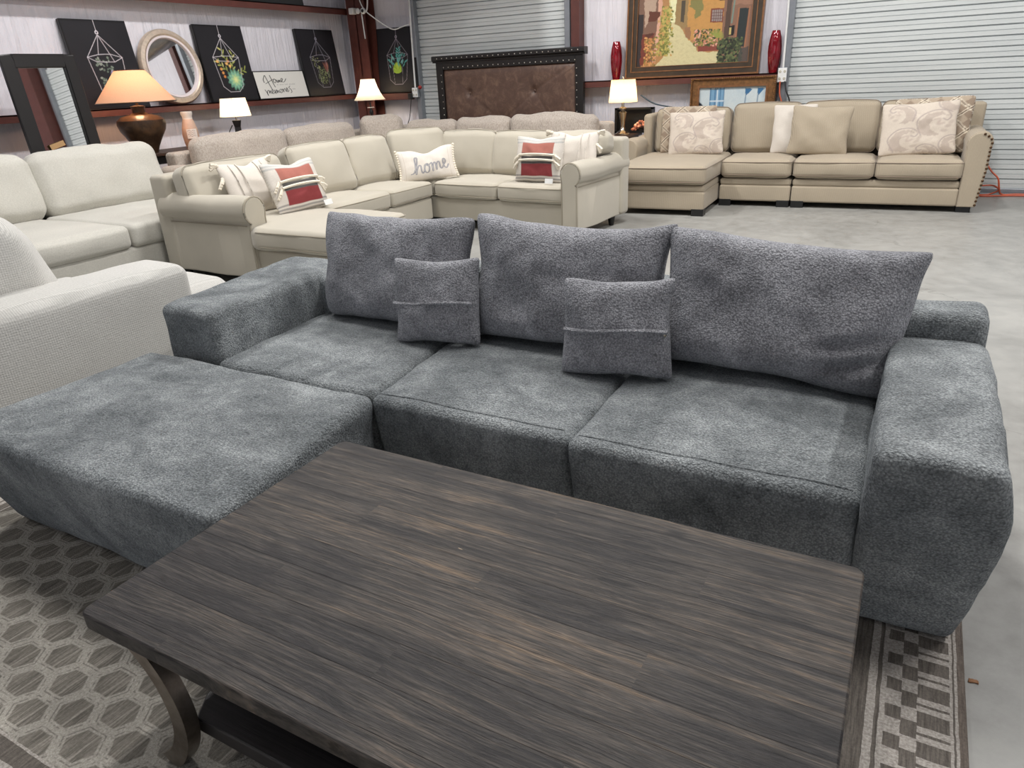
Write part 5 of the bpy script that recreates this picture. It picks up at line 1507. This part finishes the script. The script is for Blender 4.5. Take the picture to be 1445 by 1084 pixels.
    for k in range(420):
        t = rg_.random(); y = 60 + 430 * t; x = rg_.gauss(430 - 10 * t, 22 + 10 * t)
        P.ell(x / 1000, y / 1000, .013, .009, rg_.choice([(132, 132, 66), (160, 156, 84), (108, 112, 58), (190, 150, 90), (186, 170, 96)]), rg_.random() * 3)
    for k in range(160):
        x, y = rg_.uniform(240, 345), rg_.uniform(330, 590); P.ell(x / 1000, y / 1000, .011, .009, rg_.choice([(148, 118, 66), (186, 126, 80), (120, 104, 58), (204, 150, 96)]), rg_.random() * 3)
    P.put(np.clip(P.nz(90, 7), 0, 1) * (P.z > .2) * (P.x > .35) * (P.x < .92) * 0.12, (150, 136, 100))
    P.speckle(0.10, 3); return P.img
def framed(rt, T, w_, h_, bands, paint, res, beads=None):
    """bands: list of (width, front_y, material) from the outside in"""
    o = 0.0
    for k, (b, fy, mat, nm) in enumerate(bands):
        m = join(box(o, o + b, fy, .05, o, h_ - o), box(w_ - o - b, w_ - o, fy, .05, o, h_ - o), box(o + b, w_ - o - b, fy, .05, o, o + b), box(o + b, w_ - o - b, fy, .05, h_ - o - b, h_ - o))
        mk(nm, xf(m, T), mat, rt, smooth=False, bevel=0.005); o += b
    mk('picture', xf(canvas(w_ - 2 * o, h_ - 2 * o, res[0], res[1], paint), T @ Matrix.Translation((o, 0.02, o))), M['printed_canvas'], rt)
    return o
T = TRS((-3.30, 8.985, 1.272), 0, -R(4))
pr = thing('framed_painting', 'large framed painting of a sunlit cobbled village lane, standing on the right wall rail', 'picture', (-2.5, 9.0, 1.272))
framed(pr, T, 1.585, 1.15, [(.018, -.012, M['copper_edge'], 'outer_moulding'), (.05, -.002, M['bronze'], 'frame'), (.012, -.008, M['copper_edge'], 'middle_moulding'), (.045, .004, M['bronze'], 'inner_frame'), (.006, .0, M['copper_edge'], 'sight_edge')], paint_street, (230, 170))
def paint_blue(U, W):
    P = Paint(U, W, (196, 208, 212), 1, 1)
    P.put(np.clip(P.nz(9, 1) + .2, 0, 1) * .5, (214, 220, 218)); P.put(np.clip(P.nz(17, 4) - .2, 0, 1) * .35, (150, 178, 200))
    P.poly([(0, .86), (.18, .72), (.18, .60), (0, .60)], (40, 44, 56)); P.poly([(.16, .98), (.38, .99), (.38, .72), (.16, .72)], (120, 160, 190))
    for x in (.17, .24, .265, .32, .375): P.line([(x, .99), (x, .72)], .014, (70, 112, 150))
    P.line([(.275, .97), (.275, .74)], .018, (216, 226, 232)); P.line([(.17, .86), (.375, .86)], .012, (216, 226, 232))
    for x in (.70, .88): P.poly([(x, .985), (x + .1, .975), (x + .02, .91), (x, .93)], (64, 110, 150)); P.line([(x + .01, .93), (x - .0, .80)], .012, (90, 120, 146))
    for k in range(6): P.line([(.62 + k * .02, .80), (.62 + k * .02, .72)], .006, (110, 144, 176))
    P.poly([(0, 0), (1, 0), (1, .5), (0, .6)], (120, 150, 172), .05, .7); P.speckle(.08); return P.img
T = TRS((-2.45, 8.86, 0.002), 0, -R(1.5))
br_ = thing('framed_painting', 'ornate gold framed painting of a pale wall with blue shutters, behind the oatmeal sectional', 'picture', (-1.98, 8.88, 0))
framed(br_, T, .955, 1.245, [(.022, -.010, M['gilt'], 'rope_moulding'), (.06, .004, M['gilt'], 'frame'), (.022, -.004, M['copper_edge'], 'inner_moulding')], paint_blue, (110, 130))
bd = [sphere((.011 + .0222 * k, -.014, 1.234), .0105, 6, 4, sx=1.2) for k in range(43)] + [sphere((x, -.014, 1.21 - .0222 * k), .0105, 6, 4, sz=1.2) for k in range(24) for x in (.011, .944)]
mk('rope_beading', xf(join(*bd), T), M['gilt'], br_)

# ruby vases on the rail
def vase(label, x, y, s):
    rt = thing('glass_vase', label, 'vase', (x, y, 1.27), group='tall ruby glass vases on the wall rail')
    z = 1.271
    mk('glass_body', lathe([(.040, 0 + z), (.048, .02 + z), (.062, .10 + z), (.072, .20 + z), (.072, .27 + z), (.060, .36 + z), (.043, .425 + z), (.040, .43 + z), (.036, .425 + z), (.054, .36 + z), (.065, .25 + z), (.055, .10 + z), (.03, .03 + z)], x, y, 28), M['red_glass'], rt)
vase('tall ruby red glass vase left of the village lane painting', -3.43, 9.02, 1)
vase('tall ruby red glass vase right of the village lane painting', -1.565, 9.02, 1)

# outlets, conduits, cords
def outlet(label, x, y, z, w_=.085, h_=.12, face='y'):
    rt = thing('power_outlet', label, 'outlet', (x, y, z - h_ / 2))
    mk('box', box(x - w_ / 2, x + w_ / 2, y, y + .045, z - h_ / 2, z + h_ / 2), M['galv'], rt, smooth=False, bevel=.004)
    mk('cover_plate', box(x - w_ / 2 + .004, x + w_ / 2 - .004, y - .005, y, z - h_ / 2 + .004, z + h_ / 2 - .004), M['white_plastic'], rt, smooth=False, bevel=.002)
    for sx in (-1, 1):
        for sz in (-1, 1): mk('socket', lathe([(.014, 0), (.012, .004)], 0, 0, 10)if False else xf(lathe([(.015, 0), (.013, .005)], 0, 0, 10), TRS((x + sx * w_ * .24, y - .004, z + sz * h_ * .24), 0, R(90))), simple('socket_grey', (186, 180, 166), .5), rt)
    return rt
outlet('white four-socket outlet box on the red steel post beside the cream-shaded lamp', -3.955, 8.90, 1.22, .10, .14)
o2 = outlet('white four-socket outlet box at the left track of the right roll-up door', -1.445, 8.93, 1.245, .10, .15)
o3 = outlet('cluttered outlet box with black adapter on the rail left of the left roll-up door', -6.44, 8.92, 1.225, .10, .13)
mk('plug_adapter', box(-6.53, -6.48, 8.86, 8.93, 1.14, 1.22), M['black'], o3, smooth=False, bevel=.005); mk('indicator_knob', sphere((-6.345, 8.92, 1.29), .028), simple('red_knob', (150, 40, 36), .4), o3)
cd = mk('conduit', tube([(-6.385, 8.93, 2.9), (-6.41, 8.92, 2.0), (-6.435, 8.93, 1.29)], .012, 8), M['white_plastic']); tag(cd, 'thin grey white conduit running down to the outlet left of the left roll-up door', 'conduit')
cd = mk('conduit', tube([(-1.46, 8.95, 2.9), (-1.455, 8.95, 2.0), (-1.445, 8.95, 1.32)], .011, 8), M['white_plastic']); tag(cd, 'thin grey conduit running down to the outlet beside the right roll-up door', 'conduit')
cd = mk('hanging_cord', tube(smoothpath([(-1.46, 8.92, 1.18), (-1.45, 8.915, 1.05), (-1.41, 8.92, .90), (-1.40, 8.93, .5), (-1.38, 8.95, .02)]), .008), M['orange']); tag(cd, 'orange cord hanging from the outlet beside the right roll-up door', 'cord')
cd = mk('hanging_cord', tube(smoothpath([(-1.41, 8.92, 1.18), (-1.38, 8.90, 1.08), (-1.33, 8.91, .93), (-1.30, 8.93, .5), (-1.28, 8.95, .02)]), .008), M['cord_black']); tag(cd, 'black cord hanging from the outlet beside the right roll-up door', 'cord')
cd = mk('hanging_cord', tube(smoothpath([(-6.5, 8.90, 1.16), (-6.56, 8.90, .9), (-6.66, 8.90, .7), (-6.7, 8.90, .5)]), .005), M['cord_black']); tag(cd, 'thin dark cord dangling under the black adapter', 'cord')
cd = mk('white_cable', tube(smoothpath([(-7.19, 8.84, 2.6), (-7.188, 8.84, 2.455), (-7.12, 8.84, 2.326), (-6.985, 8.86, 2.218), (-6.814, 8.90, 2.10), (-6.684, 8.90, 2.05), (-6.558, 8.92, 2.075), (-6.45, 8.95, 2.10)], 5), .008), M['white_plastic']); tag(cd, 'white cable drooping from the steel column across the terrarium print', 'cable')
cd = mk('white_cable', tube(smoothpath([(-7.04, 8.83, 2.6), (-7.04, 8.83, 2.44), (-7.075, 8.83, 2.31), (-7.14, 8.83, 2.30)], 5), .010), M['white_plastic']); tag(cd, 'short white cable dropping to the spotlight on the steel column', 'cable')
sl = thing('clip_light', 'white twin clip fitting with a black lens on the steel column', 'fixture', (-7.2, 8.83, 2.26))
mk('junction_box', box(-7.36, -7.28, 8.78, 8.866, 2.28, 2.36), M['white_plastic'], sl, smooth=False, bevel=.008)
mk('knob', sphere((-7.225, 8.82, 2.315), .038, sy=.7), M['white_plastic'], sl); ln_ = mk('lamp_head', sphere((-7.13, 8.82, 2.31), .042, sy=.8), M['white_plastic'], sl); mk('lens', sphere((-7.12, 8.792, 2.31), .022, sy=.6), M['black'], ln_)
mk('pull_rod', tube([(-7.17, 8.83, 2.28), (-7.155, 8.83, 1.96)], .009, 6), M['white_plastic'], sl)
ec = mk('extension_cord', tube(smoothpath([(0.62, 8.95, .36), (0.70, 8.93, .25), (0.77, 8.92, .18), (0.80, 8.93, .08), (0.84, 8.98, .012), (1.0, 9.02, .012), (1.4, 8.98, .012), (1.8, 9.0, .012), (1.3, 8.94, .012), (1.0, 8.93, .012), (0.8, 8.88, .012), (0.66, 8.84, .012), (.62, 8.9, .012), (0.72, 8.96, .012), (0.80, 8.95, .06), (.74, 8.98, .10), (.6, 8.98, .09)], 6), .009), M['orange']); tag(ec, 'orange extension cord looped on the floor at the foot of the right roll-up door', 'cord')
pc = mk('power_strip_plug', softbox(.36, .40, 8.585, 8.615, .75, .83, .01, step=.02), M['black']); tag(pc, 'black plug with a stub of orange cord tucked behind the right end cushion', 'plug')

# ------------------------------------------------------------------ camera
cam = bpy.data.cameras.new('Camera'); cam.sensor_width = 36; cam.lens = 993.78 / 1445 * 36; cam.clip_start = 0.05
co_ = bpy.data.objects.new('Camera', cam); COL.objects.link(co_)
pi_, ro_, ya_ = R(23.454), R(-2.8525), R(-29.675)
fw = Vector((math.sin(ya_) * math.cos(pi_), math.cos(ya_) * math.cos(pi_), -math.sin(pi_)))
r0 = Vector((math.cos(ya_), -math.sin(ya_), 0)); u0 = r0.cross(fw)
rr = r0 * math.cos(ro_) + u0 * math.sin(ro_); uu = -r0 * math.sin(ro_) + u0 * math.cos(ro_)
Mx = Matrix(((rr.x, uu.x, -fw.x, 0), (rr.y, uu.y, -fw.y, 0), (rr.z, uu.z, -fw.z, 1.35), (0, 0, 0, 1)))
co_.matrix_world = Mx; SC.camera = co_
SC.view_settings.view_transform = 'Standard'; SC.view_settings.look = 'None'; SC.view_settings.gamma = 1; SC.view_settings.use_curve_mapping = False
SC.view_settings.exposure = 0.0
SC.cycles.max_bounces = 6; SC.cycles.diffuse_bounces = 3; SC.cycles.sample_clamp_indirect = 4.0; SC.cycles.caustics_reflective = False; SC.cycles.caustics_refractive = False
